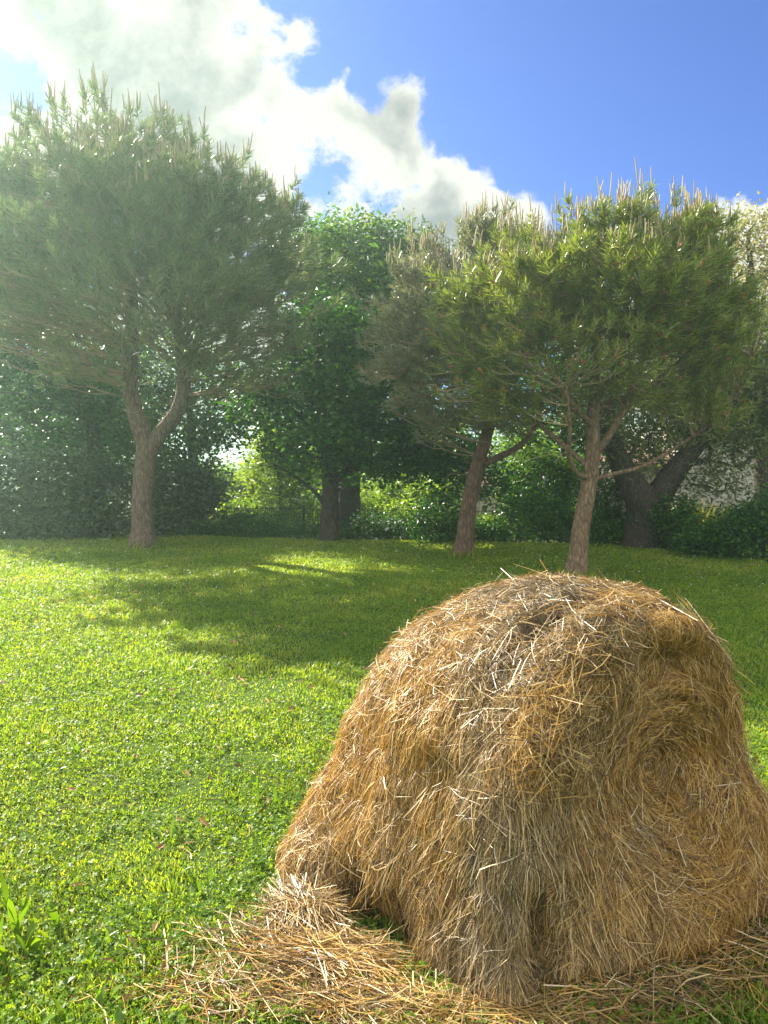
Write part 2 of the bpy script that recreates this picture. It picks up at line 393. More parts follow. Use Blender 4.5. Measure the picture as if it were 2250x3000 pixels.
M = dict(
    ground=ground_mat(), straw=straw_mat(),
    grass=leaf_mat('lawn_grass', [(0.07, 0.15, 0.014), (0.125, 0.235, 0.020), (0.21, 0.31, 0.026), (0.29, 0.36, 0.05), (0.34, 0.34, 0.10)], (1.8, 1.65, 0.45), gloss=0.35, rough=0.4, tfac=0.5, patch=0.9, patch_scale=0.9),
    clover=leaf_mat('clover_leaf', [(0.07, 0.15, 0.018), (0.12, 0.225, 0.022), (0.19, 0.29, 0.030)], (2.0, 1.65, 0.4), gloss=0.2, rough=0.45, tfac=0.5, patch=0.7, patch_scale=2.0),
    weed=leaf_mat('weed_leaf', [(0.07, 0.15, 0.015), (0.12, 0.22, 0.02), (0.19, 0.27, 0.025)], (1.5, 1.4, 0.35), gloss=0.35, rough=0.4, tfac=0.5),
    needle=leaf_mat('pine_needle', [(0.06, 0.10, 0.018), (0.13, 0.195, 0.032), (0.20, 0.27, 0.045), (0.29, 0.33, 0.08)], (1.4, 1.3, 0.5), gloss=0.55, rough=0.32, tfac=0.36, patch=1.3, patch_scale=4.5),
    needle_grey=leaf_mat('grey_pine_needle', [(0.085, 0.105, 0.06), (0.15, 0.18, 0.105), (0.225, 0.25, 0.16), (0.30, 0.32, 0.21)], (1.3, 1.25, 0.65), gloss=0.5, rough=0.35, tfac=0.3, patch=1.3, patch_scale=4.5),
    needle_pale=leaf_mat('pale_pine_needle', [(0.06, 0.105, 0.035), (0.10, 0.16, 0.055), (0.15, 0.21, 0.08), (0.19, 0.24, 0.10)], (1.3, 1.25, 0.7), gloss=0.55, rough=0.35, tfac=0.36, patch=1.3, patch_scale=4.5),
    candle=plain_mat('pine_shoot', (0.27, 0.225, 0.12), 0.7, 0.3, island=True),
    cone=plain_mat('pine_flower', (0.26, 0.105, 0.045), 0.7, 0.35, island=True),
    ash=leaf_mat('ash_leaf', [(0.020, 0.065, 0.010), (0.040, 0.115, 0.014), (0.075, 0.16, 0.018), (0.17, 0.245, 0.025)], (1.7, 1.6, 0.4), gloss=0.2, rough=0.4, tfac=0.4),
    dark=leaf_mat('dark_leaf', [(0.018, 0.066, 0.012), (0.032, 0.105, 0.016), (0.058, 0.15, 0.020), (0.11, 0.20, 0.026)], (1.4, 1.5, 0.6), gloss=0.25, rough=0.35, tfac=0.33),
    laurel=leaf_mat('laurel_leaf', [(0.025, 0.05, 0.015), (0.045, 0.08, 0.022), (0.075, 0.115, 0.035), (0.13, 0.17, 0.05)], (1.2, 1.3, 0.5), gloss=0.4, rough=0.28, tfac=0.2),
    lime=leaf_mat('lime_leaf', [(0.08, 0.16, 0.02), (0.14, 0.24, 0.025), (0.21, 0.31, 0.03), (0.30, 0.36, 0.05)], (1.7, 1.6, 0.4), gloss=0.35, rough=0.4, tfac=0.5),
    willow=leaf_mat('willow_leaf', [(0.07, 0.11, 0.035), (0.11, 0.16, 0.05), (0.16, 0.20, 0.07), (0.26, 0.28, 0.13)], (1.4, 1.35, 0.6), gloss=0.45, rough=0.35, tfac=0.42),
    pale=leaf_mat('pale_leaf', [(0.16, 0.18, 0.07), (0.26, 0.27, 0.11), (0.38, 0.37, 0.19), (0.5, 0.46, 0.28)], (1.3, 1.2, 0.7), gloss=0.5, rough=0.35, tfac=0.42),
    meadow=leaf_mat('tall_meadow_grass', [(0.12, 0.19, 0.03), (0.20, 0.27, 0.04), (0.32, 0.33, 0.07), (0.42, 0.34, 0.13)], (1.5, 1.4, 0.5), gloss=0.3, rough=0.45, tfac=0.5),
    bark_pink=bark_mat('pine_bark', (0.115, 0.085, 0.065), (0.28, 0.225, 0.175), 7.0),
    bark_tan=bark_mat('tan_pine_bark', (0.13, 0.09, 0.055), (0.36, 0.28, 0.185), 8.0),
    bark_brown=bark_mat('brown_pine_bark', (0.10, 0.068, 0.048), (0.26, 0.18, 0.13), 8.0),
    bark_dark=bark_mat('dark_bark', (0.045, 0.04, 0.03), (0.13, 0.115, 0.085), 9.0),
    twig=plain_mat('pine_twig', (0.30, 0.225, 0.14), 0.8, 0.35, 3.0),
    twig_dark=plain_mat('dark_twig', (0.06, 0.047, 0.034), 0.85, 0.3, 3.0),
    white=plain_mat('white_petal', (0.78, 0.78, 0.72), 0.6, 0.12, island=True),
    metal_green=plain_mat('green_coated_wire', (0.012, 0.03, 0.020), 0.45, 0.2, 6.0),
    stone=stone_mat('rubble_stone', (0.24, 0.20, 0.15), (0.50, 0.45, 0.36), (0.42, 0.38, 0.31), 3.4, 0.55),
    stone_far=stone_mat('coursed_stone', (0.30, 0.28, 0.25), (0.52, 0.49, 0.44), (0.44, 0.42, 0.38), 3.6, 0.42),
    render=plain_mat('grey_render', (0.40, 0.385, 0.36), 0.9, 0.16, 3.0),
    dressed=plain_mat('dressed_stone', (0.52, 0.46, 0.37), 0.85, 0.15, 9.0),
    tile=plain_mat('roof_tile', (0.20, 0.115, 0.08), 0.85, 0.3, 7.0),
    board=plain_mat('grey_board', (0.24, 0.20, 0.16), 0.85, 0.3, island=True),
    glass=plain_mat('dark_glass', (0.02, 0.022, 0.025), 0.12, 0.1),
    litter=plain_mat('dead_leaf', (0.26, 0.15, 0.065), 0.8, 0.5, island=True),
    pole=plain_mat('pale_pole', (0.55, 0.55, 0.52), 0.6, 0.1),
)


# ------------------------------------------------------------------ growing a branch system towards its tips
def grow(start, parent0, tips, seg=0.22, alpha=0.45, up=0.6, lift=0.25):
    """start: (n,3) trunk nodes, parent0: their parents. Each tip joins the cheapest node with a curved twig.
    returns nodes, parents, index of each tip"""
    cap = len(start) + len(tips) * 40
    X = np.zeros((cap, 3)); par = np.full(cap, -1, int); plen = np.zeros(cap)
    n = len(start); X[:n] = start; par[:n] = parent0
    for i in range(n):
        if par[i] >= 0: plen[i] = plen[par[i]] + 0.55 * np.linalg.norm(X[i] - X[par[i]])
    order = np.argsort(np.linalg.norm(tips - start[len(start) // 2], axis=1))
    idx = np.zeros(len(tips), int)
    for ti in order:
        t = tips[ti]
        dv = t - X[:n]; d = np.sqrt((dv * dv).sum(1))
        c = d + alpha * plen[:n] + up * np.maximum(0, -(dv[:, 2] - 0.35 * d)) 
        k = int(np.argmin(c)); dist = d[k]
        m = max(1, int(math.ceil(dist / seg)))
        if n + m >= cap: break
        a = X[k]
        mid = (a + t) / 2; mid[2] -= lift * dist * 0.5
        if par[k] >= 0:
            pd = X[k] - X[par[k]]; pd /= max(np.linalg.norm(pd), 1e-6)
            mid = mid + pd * dist * 0.12
        mid = mid + rng.normal(size=3) * dist * 0.05
        prev = k
        for j in range(1, m + 1):
            s = j / m
            X[n] = (1 - s)**2 * a + 2 * s * (1 - s) * mid + s * s * t
            par[n] = prev; plen[n] = plen[prev] + np.linalg.norm(X[n] - X[prev]); prev = n; n += 1
        idx[ti] = prev
    return X[:n], par[:n], idx


def radii(par, tipidx, r_tip, power=0.5):
    w = np.zeros(len(par)); w[tipidx] += 1
    for i in range(len(par) - 1, -1, -1):
        if par[i] >= 0: w[par[i]] += w[i]
    return r_tip * np.maximum(w, 1) ** power


def branch_mesh(mesh, X, par, r, skip=0, rmax=9.0, thick=0.018):
    """twigs of the nodes after the first skip (trunk) nodes"""
    i = np.arange(skip, len(X)); i = i[par[i] >= 0]
    a, b = X[par[i]], X[i]
    rb = np.minimum(r[i], rmax); ra = np.minimum(np.minimum(r[par[i]], rb * 1.25), rmax)
    big = rb > thick
    mesh.tubes(a[big], b[big] + unit(b[big] - a[big]) * 0.01, ra[big], rb[big], 7)
    mesh.tubes(a[~big], b[~big], ra[~big], rb[~big], 3)


def blob_points(blobs, n, shell=0.5, jag=0.18, seed=0):
    """points in a union of ellipsoids (px, py, rx, ry, depth[, rdepth]) read off the photo, denser near the outside"""
    out = []
    vol = np.array([b[2] * b[3] * (b[4] ** 2) for b in blobs], float); vol /= vol.sum()
    for b, f in zip(blobs, vol):
        c = P(b[0], b[1], b[4]); k = b[4] / FOC
        rx, rz = b[2] * k, b[3] * k; ry = b[5] if len(b) > 5 else rx
        m = max(3, int(round(n * f)))
        d = unit(rng.normal(size=(m, 3)))
        rad = (shell + (1 - shell) * rng.random(m)) ** 0.6
        rad = rad * (1 + jag * vnoise(d * 2.2 + c, 1.0, seed))
        out.append(c + d * rad[:, None] * np.array([rx, ry, rz]))
    return np.concatenate(out)


def leaves(centers, per, spread, size, mesh, droop=0.25, aspect=0.5, flat=1.0, outward=None):
    """one folded kite per leaf around each centre"""
    n = len(centers) * per
    c = np.repeat(centers, per, axis=0) + rng.normal(size=(n, 3)) * spread * np.array([1, 1, flat])
    d = rng.normal(size=(n, 3)); d[:, 2] = d[:, 2] * 0.6 - droop
    d = unit(d); e1, e2 = frame(d)
    ro = rng.normal(size=n) * 0.9
    w = e1 * np.cos(ro)[:, None] + e2 * np.sin(ro)[:, None]
    nn = np.cross(d, w)
    L = size * (0.6 + 0.8 * rng.random(n))[:, None]
    v = np.stack([c, c + d * L * 0.45 + w * L * aspect * 0.5 + nn * L * 0.10, c + d * L, c + d * L * 0.45 - w * L * aspect * 0.5 + nn * L * 0.10], axis=1)
    q = np.arange(n * 4).reshape(-1, 4)
    mesh.add(v.reshape(-1, 3), q)


def trunk_nodes(paths):
    """paths: list of (points, attach) where attach is the index in the node list to start from (-1 = ground)"""
    X, par = [], []
    ends = []
    for pts, att in paths:
        prev = att
        for k, p in enumerate(pts):
            X.append(p); par.append(prev); prev = len(X) - 1
        ends.append(prev)
    return np.array(X), np.array(par), ends


def resample(pts, step=0.2):
    pts = np.asarray(pts, float)
    L = np.concatenate([[0], np.cumsum(np.linalg.norm(np.diff(pts, axis=0), axis=1))])
    u = np.linspace(0, L[-1], max(3, int(L[-1] / step)))
    return np.stack([cubic(L, pts[:, k], u) for k in range(3)], axis=1)


# ------------------------------------------------------------------ pines
def make_pine(label, base, stems, blobs, ntips, needle_mat, bark, needles=46, nl=0.14, nw=0.006, cones=0.35, candle_share=0.5, clump=0.15, rr=0.0085,
              candle_len=(0.16, 0.34), stubs=(), low=()):
    root = empty('pine_tree', base, label, 'pine tree', 'pines standing on the lawn')
    tm = Mesh(); nodes, par = [], []
    for k, (pts, rad) in enumerate(stems):
        tm.chain(pts, rad, 18, 0.03)
        s = resample(pts, 0.2); o = len(nodes)
        att = -1
        if k:
            att = int(np.argmin(np.linalg.norm(np.array(nodes) - s[0], axis=1)))
        for j, p in enumerate(s):
            nodes.append(p); par.append(att if j == 0 else len(nodes) - 2)
    for pts, rad in stubs: tm.chain(pts, rad, 10, 0.03)
    tm.build('trunk', bark, root, True)
    nodes = np.array(nodes); par = np.array(par)
    heart = blob_points(blobs, ntips // 8, 0.42, 0.07)
    mid = heart.mean(0)
    k = 8
    off = rng.normal(size=(len(heart), k, 3)) * np.array([clump, clump, clump * 0.6])
    tips = (heart[:, None] + off + unit(heart - mid)[:, None] * np.abs(off[..., :1]) * 0.3).reshape(-1, 3)
    zmin = nodes[:, 2].min() + 0.28 * (tips[:, 2].max() - nodes[:, 2].min())
    ok = nodes[:, 2] > zmin - 0.15
    # only the upper trunk carries branches: give lower nodes a handicap by leaving them out of the start set
    X, pr, ti = grow(nodes, par, tips, 0.2, 0.35, 0.75, 0.35) if ok.all() else grow_upper(nodes, par, ok, tips)
    r = radii(pr, ti, 0.0050, 0.48)
    bm = Mesh(); branch_mesh(bm, X, pr, r, len(nodes), 0.06)
    # bare dead twigs low in the crown
    if len(low):
        a = X[rng.integers(int(len(nodes) * .55), len(nodes), low[0])]
        d = unit(rng.normal(size=(len(a), 3)) * np.array([1, 1, .25]))
        for _ in range(5):
            b = a + d * rng.uniform(.10, .24, (len(a), 1)); 
            bm.tubes(a, b, np.full(len(a), .0042), np.full(len(a), .0036), 3)
            a = b; d = unit(d + rng.normal(size=d.shape) * .35 + np.array([0, 0, .12]))
    bm.build('branches', M['twig'], root)
    # needle tufts along the last part of every shoot
    T = X[ti]; D = unit(X[ti] - X[pr[ti]])
    C = tips.mean(0); outw = unit(T - C)
    ax = unit(D * 0.5 + outw * 0.5 + np.array([0, 0, 0.75]))
    n = len(T); N = n * needles
    axr = np.repeat(ax, needles, 0); tr = np.repeat(T, needles, 0)
    s = rng.random(N)[:, None]
    along = (s - 0.8) * 0.17
    e1, e2 = frame(axr); th = rng.random(N) * 2 * math.pi
    side = e1 * np.cos(th)[:, None] + e2 * np.sin(th)[:, None]
    spreadang = (0.9 - 0.35 * s) + rng.normal(size=(N, 1)) * 0.15
    d = unit(axr * np.cos(spreadang) + side * np.sin(spreadang) + np.array([0, 0, -0.05]))
    a = tr + axr * along
    L = nl * rng.uniform(0.7, 1.15, (N, 1))
    w = unit(np.cross(d, rng.normal(size=(N, 3)))) * nw * 0.5
    mid = a + d * L * 0.55
    v = np.stack([a - w * 0.8, a + w * 0.8, mid + w, a + d * L + np.array([0, 0, -0.008]), mid - w], axis=1)
    i5 = np.arange(N)[:, None] * 5
    zr = (np.repeat(T[:, 2], needles) - T[:, 2].min()) / np.ptp(T[:, 2])
    keep = rng.random(N) < 0.45 + 0.55 * smooth(0.25, 0.52, zr)
    v = v[keep]; i5 = np.arange(len(v))[:, None] * 5
    nm = Mesh(); nm.add(v.reshape(-1, 3), i5 + np.array([[0, 1, 2, 4]]), i5 + np.array([[4, 2, 3]]))
    nm.build('needles', needle_mat, root)
    # pale upright new shoots, tallest along the sunny top
    # a tip carries shoots when nothing stands above it
    cell = np.floor(T[:, :2] / 0.16).astype(int); topz = {}
    for c_, z_ in zip(map(tuple, cell), T[:, 2]): topz[c_] = max(topz.get(c_, -9), z_)
    isup = np.array([z_ > topz[tuple(c_)] - 0.05 for c_, z_ in zip(cell, T[:, 2])])
    cand = np.where(isup & (outw[:, 2] > 0.1) & (rng.random(n) < candle_share * np.clip(outw[:, 2] * 1.6, 0.1, 1)))[0]
    shoots = []
    for i in cand:
        for _ in range(rng.integers(1, 5)):
            b = T[i] + np.append(rng.normal(size=2) * 0.03, 0.02)
            h = rng.uniform(*candle_len) * (0.55 + 0.55 * max(0, outw[i, 2])) * rng.choice([0.6, 0.8, 1.0, 1.15])
            lean = np.append(rng.normal(size=2) * 0.10, 1.0)
            shoots.append((b[2] + h, [b, b + lean * h * 0.5, b + lean * h + np.append(rng.normal(size=2) * 0.012, 0)]))
    shoots.sort(key=lambda q: -q[0])
    def shoot(m, q): m.tubes(np.array(q[:2]), np.array(q[1:]), np.array([rr, rr]), np.array([rr, rr * .6]), 5)
    for _, q in shoots[:100]:
        cm = Mesh(); shoot(cm, q); cm.build('shoot', M['candle'], root)
    cm = Mesh()
    for _, q in shoots[100:]: shoot(cm, q)
    if cm.n: tag(cm.build('small_shoots', M['candle'], root), kind='stuff')
    km = Mesh()
    for i in np.where(rng.random(n) < cones)[0]:
        k = rng.integers(1, 4)
        for _ in range(k):
            b = T[i] + ax[i] * rng.uniform(-0.02, 0.05) + rng.normal(size=3) * 0.02
            h = rng.uniform(0.035, 0.07); dd = unit(ax[i] + rng.normal(size=3) * 0.3)
            km.tubes(np.array([b, b + dd * h * .5]), np.array([b + dd * h * .5, b + dd * h]), np.array([.008, .014]), np.array([.014, .004]), 5)
    if km.n: tag(km.build('flower_buds', M['cone'], root), kind='stuff')
    return root


def grow_upper(nodes, par, ok, tips):
    X, pr, ti = grow(nodes[ok], np.full(ok.sum(), -1), tips, 0.2, 0.95, 0.75, 0.42)
    # the start set lost its links on purpose; branch_mesh skips it, so pad to the full trunk length
    pad = (~ok).sum()
    X2 = np.concatenate([nodes[~ok], X]); p2 = np.concatenate([np.full(pad, -1), np.where(pr >= 0, pr + pad, -1)])
    return X2, p2, ti + pad


# ------------------------------------------------------------------ broadleaf trees and shrubs
def make_tree(name, label, cat, base, stems, blobs, ntips, leafmat, bark, per=26, spread=0.20, size=0.10, r_tip=0.006, group=None,
              aspect=0.5, droop=0.25, shell=0.4, jag=0.2, lift=0.1, flat=0.8, twigmat=None):
    root = empty(name, base, label, cat, group)
    tm = Mesh(); nodes, par = [], []
    for k, (pts, rad) in enumerate(stems):
        tm.chain(pts, rad, 12, 0.03)
        s = resample(pts, 0.35)
        att = -1 if k == 0 else int(np.argmin(np.linalg.norm(np.array(nodes) - s[0], axis=1)))
        for j, p in enumerate(s):
            nodes.append(p); par.append(att if j == 0 else len(nodes) - 2)
    tm.build('trunk', bark, root, True)
    tips = blob_points(blobs, ntips, shell, jag)
    X, pr, ti = grow(np.array(nodes), np.array(par), tips, 0.4, 0.4, 0.5, lift)
    bm = Mesh(); branch_mesh(bm, X, pr, radii(pr, ti, r_tip, 0.5), len(nodes), 0.12)
    bm.build('branches', twigmat or M['twig_dark'], root)
    lm = Mesh(); leaves(X[ti], per, spread, size, lm, droop, aspect, flat)
    lm.build('crown', leafmat, root)
    return root


def make_bush(label, blobs, ntips, leafmat, name='shrub', cat='shrub', per=22, spread=0.11, size=0.07, group=None, aspect=0.55, stems=5, flowers=None, droop=0.2):
    c = np.mean([P(b[0], b[1], b[4]) for b in blobs], axis=0)
    base = np.array([c[0], c[1], float(ground_z(c[0], c[1]))])
    root = empty(name, base, label, cat, group)
    tips = blob_points(blobs, ntips, 0.3, 0.25)
    tips = tips[tips[:, 2] > ground_z(tips[:, 0], tips[:, 1]) + 0.04]
    sx = np.linspace(tips[:, 0].min(), tips[:, 0].max(), stems + 2)[1:-1]
    st = np.stack([sx, np.full(stems, c[1]) + rng.normal(size=stems) * 0.1, np.zeros(stems)], 1)
    st[:, 2] = ground_z(st[:, 0], st[:, 1]) - 0.02
    st2 = st + np.array([0, 0, 0.15])
    nodes = np.concatenate([st, st2]); par = np.concatenate([np.full(stems, -1), np.arange(stems)])
    X, pr, ti = grow(nodes, par, tips, 0.3, 0.4, 0.4, 0.0)
    bm = Mesh(); branch_mesh(bm, X, pr, radii(pr, ti, 0.004, 0.45), 0, 0.04)
    bm.build('stems', M['twig_dark'], root)
    lm = Mesh(); leaves(X[ti], per, spread, size, lm, droop, aspect, 0.9)
    lm.build('foliage', leafmat, root)
    if flowers:
        fm = Mesh(); pick = X[ti][rng.random(len(ti)) < flowers]
        leaves(pick + np.array([0, -0.06, 0.05]), 7, 0.05, 0.06, fm, -0.2, 0.9, 0.6)
        fm.build('blossoms', M['white'], root)
    return root


# ================================================================== GROUND
def build_ground():
    xs = np.concatenate([np.linspace(-320, -16, 14), np.linspace(-14, 14, 80), np.linspace(16, 320, 14)])
    ys = np.concatenate([np.linspace(-60, 0, 8), np.linspace(0.6, 24, 90), np.linspace(27, 410, 16)])
    X, Y = np.meshgrid(xs, ys); Z = ground_z(X, Y)
    v = np.stack([X, Y, Z], -1).reshape(-1, 3)
    i, j = np.meshgrid(np.arange(len(xs) - 1), np.arange(len(ys) - 1))
    a = (j * len(xs) + i).ravel()
    q = np.stack([a, a + 1, a + 1 + len(xs), a + len(xs)], 1)
    tag(mesh_obj('lawn', v, q, None, M['ground'], None, True), kind='structure')
build_ground()

# ================================================================== HAY BALE
AX = np.array([math.sin(R(33)), -math.cos(R(33)), 0.0])       # the end face looks this way
TL = np.array([-math.cos(R(33)), -math.sin(R(33)), 0.0])      # to the left across the bale, towards the lit side
FC = np.array([0.935, 2.48, 0.55])                            # middle of the rolled end face
RAD, BL = 0.575, 1.08
COIL = FC - 0.085 * TL + np.array([0.0, 0.0, -0.075])
BASE = np.array([FC[0], FC[1], 0.0]) - AX * BL * 0.5


def bale_surface():
    nc, nq = 190, 150
    cs = np.linspace(-1, 1, nc)        # -1 right foot .. 0 top .. 1 left foot
    # profile along the axis: k scales the section about its centre, s is the distance behind the face
    kk, ss = [], []
    for q in np.linspace(0, 1, nq):
        if q < 0.30:
            f = q / 0.30; kk.append(f * 0.86); ss.append(0.05 - 0.05 * f ** 1.5)
        elif q < 0.44:
            a = (q - 0.30) / 0.14 * math.pi / 2; kk.append(0.86 + 0.14 * math.sin(a)); ss.append(0.13 * (1 - math.cos(a)))
        elif q < 0.76:
            kk.append(1.0); ss.append(0.13 + (q - 0.44) / 0.32 * (BL - 0.42))
        elif q < 0.90:
            a = (q - 0.76) / 0.14 * math.pi / 2; kk.append(0.72 + 0.28 * math.cos(a)); ss.append(BL - 0.29 + 0.29 * math.sin(a))
        else:
            f = (q - 0.90) / 0.10; kk.append(0.72 * (1 - f)); ss.append(BL)
    kk, ss = np.array(kk), np.array(ss)
    Cc, K = np.meshgrid(cs, kk, indexing='ij'); _, S = np.meshgrid(cs, ss, indexing='ij')
    A = np.abs(Cc)
    top = np.clip(A / 0.50, 0, 1) * math.pi / 2
    lat = np.where(A < 0.50, RAD * np.sin(top) ** 0.92, RAD)
    z = np.where(A < 0.50, RAD * np.cos(top) ** 0.95, -np.clip((A - 0.50) / 0.36, 0, 1) * FC[2])
    under = np.clip((A - 0.86) / 0.14, 0, 1)
    drop = np.clip(-z / FC[2], 0, 1)
    # slumped skirt: wide on the left and at the back, nearly plumb on the right
    f_left = 0.34 + 0.40 * smooth(0.0, 0.75, S / BL); f_right = -0.06
    fl = np.where(Cc > 0, f_left, f_right)
    lat = lat + fl * RAD * np.clip((0.34 - z) / (0.34 + FC[2]), 0, 1) ** 1.9 + np.where(Cc > 0, 0.05, 0.0) * np.sin(np.clip((z / RAD + 1) / 2, 0, 1) * math.pi)
    lat = lat * np.sign(Cc) * (1 - under)
    zz = z * K
    face = 1 - smooth(0.0, 0.16, S)
    # straw fallen down the end face spreads the foot forward
    fwd = face * (0.24 * (1 - 0.5 * smooth(0.15, 0.95, lat * K / RAD)) * np.sin(np.clip(-zz / FC[2], 0, 1) * math.pi / 2) ** 1.4 - 0.02 * (1 - K))
    p = FC + TL * (lat * K)[..., None] - AX * (S - fwd)[..., None]
    p[..., 2] = FC[2] + zz
    # back end sags; crest about the middle
    sag = smooth(0.50, 1.0, S / BL) * 0.17 + smooth(0.35, 0.0, S / BL) * 0.05 + 0.02
    hh = np.clip(p[..., 2] / (FC[2] + RAD), 0, 1)
    p[..., 2] -= sag * hh ** 1.5
    return p, Cc, S, K


def grid_normals(p):
    du = np.gradient(p, axis=0); dv = np.gradient(p, axis=1)
    n = unit(np.cross(du, dv))
    c = p.reshape(-1, 3).mean(0)
    if ((p - c) * n).sum() < 0: n = -n
    return n


def seg_dist(p, a, b):
    a, b = np.asarray(a), np.asarray(b); ab = b - a
    t = np.clip(((p - a) @ ab) / (ab @ ab), 0, 1)
    return np.linalg.norm(p - (a + t[..., None] * ab), axis=-1), t


def build_bale():
    p, Cc, S, K = bale_surface()
    n = grid_normals(p)
    pole = np.clip(1 - K / 0.25, 0, 1)[..., None]
    n = unit(n * (1 - pole) + np.where(S[..., None] < 0.3, AX, -AX) * pole)
    disp = 0.020 * vnoise(p, 3.2, 1) + 0.018 * vnoise(p, 7.0, 2) + 0.013 * vnoise(p, 21.0, 3)
    # the roll shows on the end face as a coil of layers
    rel = p - COIL; rel = rel - (rel @ AX)[..., None] * AX
    rr_ = np.linalg.norm(rel, axis=-1); th_ = np.arctan2(rel[..., 2], rel @ TL)
    facew = smooth(0.16, 0.06, S) * smooth(0.50, 0.30, rr_)
    disp = disp * (1 - 0.5 * facew) + facew * (0.013 * np.cos(2 * math.pi * rr_ / 0.085 + th_) - 0.05 * np.exp(-(rr_ / 0.13) ** 2))
    # furrows and rolls, placed on the surface where the photo shows them: (px, py, depth) polylines
    seen = ((n * (p - np.array([0, 0, EYE]))).sum(-1) < 0) & (np.abs(Cc) < 0.84) & (S < 0.8)
    cs_, sn_ = math.cos(PITCH), math.sin(PITCH)
    def line(pts):
        """the place on the near side of the bale that the photo shows at each pixel"""
        out = []
        rel = p - np.array([0, 0, EYE])
        f_ = rel[..., 1] * cs_ - rel[..., 2] * sn_; u_ = rel[..., 1] * sn_ + rel[..., 2] * cs_
        X_, Y_ = 1125 + FOC * rel[..., 0] / f_, 1500 - FOC * u_ / f_
        for q in pts:
            e = np.where(seen, (X_ - q[0]) ** 2 + (Y_ - q[1]) ** 2, 1e12)
            out.append(p.reshape(-1, 3)[int(np.argmin(e))])
        return out
    def groove(pts, width, depth):
        nonlocal disp
        w = line(pts); best = None
        for a, b in zip(w[:-1], w[1:]):
            d, _ = seg_dist(p, a, b); best = d if best is None else np.minimum(best, d)
        disp = disp + depth * np.exp(-(best / width) ** 2)
    groove([(1730, 1765, 2.75), (1600, 1830, 2.62), (1500, 1930, 2.5)], 0.055, -0.19)          # dark furrow across the top
    groove([(1810, 1790, 2.62), (1680, 1890, 2.45), (1650, 2010, 2.3), (1640, 2250, 2.15)], 0.075, 0.045)   # roll falling down the front corner
    groove([(1420, 1880, 2.75), (1330, 2080, 2.6), (1180, 2300, 2.5)], 0.14, 0.015)          # swelling of the lit side
    groove([(1120, 2330), (1110, 2550), (1120, 2830)], 0.06, 0.022)                                # column at the left of the front
    groove([(1560, 2030, 2.35), (1430, 2220, 2.3), (1290, 2310, 2.3)], 0.08, -0.02)
    groove([(1700, 1960, 2.3), (1720, 2150, 2.2)], 0.055, -0.05)
    groove([(1870, 1800, 2.6), (1960, 1790, 2.62), (2030, 1815, 2.6)], 0.04, -0.11)          # recess under the torn top layer
    groove([(1850, 1740, 2.75), (1980, 1735, 2.75), (2060, 1790)], 0.05, 0.04)           # the torn top layer
    groove([(1780, 1870, 2.45), (1900, 1845), (2010, 1850, 2.5)], 0.05, 0.03)
    groove([(1665, 2030), (1740, 1965), (1880, 1925), (1990, 1930)], 0.06, -0.05)     # end face sits back under its rim
    groove([(1590, 2720), (1640, 2810), (1710, 2880)], 0.065, -0.26)
    hollows = [line([(1595, 2730), (1640, 2810), (1700, 2870)]), line([(1030, 2700), (1040, 2780)])]           # hollow at the foot
    groove([(1030, 2620, 2.45), (1040, 2780, 2.4), (1060, 2860, 2.35)], 0.075, -0.28)           # hollow at the left foot
    pass                                # rolled middle
    hol = np.zeros(p.shape[:2], bool)
    for w in hollows:
        for a_, b_ in zip(w[:-1], w[1:]): hol |= seg_dist(p, a_, b_)[0] < 0.052
    hol = hol.reshape(-1)
    p = p + n * disp[..., None]
    p[..., 2] = np.maximum(p[..., 2], -0.02)
    nc, nq = p.shape[:2]
    i, j = np.meshgrid(np.arange(nc - 1), np.arange(nq - 1), indexing='ij')
    a = (i * nq + j).ravel(); q = np.stack([a, a + 1, a + nq + 1, a + nq], 1)
    v = p.reshape(-1, 3)
    root = empty('hay_bale', BASE, 'big slumped round hay bale with its rolled end facing right', 'hay bale')
    mat, N, out = material('packed_hay')
    tc = N.n('ShaderNodeTexCoord')
    mp = N.n('ShaderNodeMapping', {0: tc.outputs['Object'], 3: (1, 1, 0.25)})
    nz = N.n('ShaderNodeTexNoise', {'Vector': mp.outputs[0], 'Scale': 60.0, 'Detail': 6.0, 'Roughness': 0.75}).outputs['Fac']
    pr = N.n('ShaderNodeBsdfPrincipled', {'Base Color': N.ramp(nz, [(0.3, (0.03, 0.02, 0.008)), (0.55, (0.09, 0.058, 0.022)), (0.8, (0.18, 0.12, 0.045))]), 'Roughness': 0.85,
                                          'Normal': N.n('ShaderNodeBump', {'Height': nz, 'Strength': 1.0, 'Distance': 0.02}).outputs[0]})
    N.t.links.new(pr.outputs[0], out.inputs[0])
    mesh_obj('packed_core', v, q, None, mat, root, True)
    bvh = BVHTree.FromPolygons([Vector(x) for x in v], q.tolist())

    # ---- straws
    va, vb, vc, vd = v[q[:, 0]], v[q[:, 1]], v[q[:, 2]], v[q[:, 3]]
    area = np.linalg.norm(np.cross(vc - va, vd - vb), axis=1)
    cen = (va + vb + vc + vd) / 4
    vis = np.where((cen @ AX > BASE @ AX - 0.5), 1.0, 0.45)
    cum = np.cumsum(area * vis); cum /= cum[-1]
    NS = 300000
    f = np.searchsorted(cum, rng.random(NS)); s, t = rng.random((2, NS))
    p0 = (va[f] * ((1 - s) * (1 - t))[:, None] + vb[f] * (s * (1 - t))[:, None] + vc[f] * (s * t)[:, None] + vd[f] * ((1 - s) * t)[:, None])
    g_n = n.reshape(-1, 3)[q[:, 0]][f]

    inside = hol[q[:, 0]][f] & (rng.random(NS) < 0.93)
    p0, g_n = p0[~inside], g_n[~inside]; NS = len(p0)
    pick = rng.random(NS) * 0.9 + 0.05; side_ = np.where(rng.random(NS) < 0.5, -1.0, 1.0)
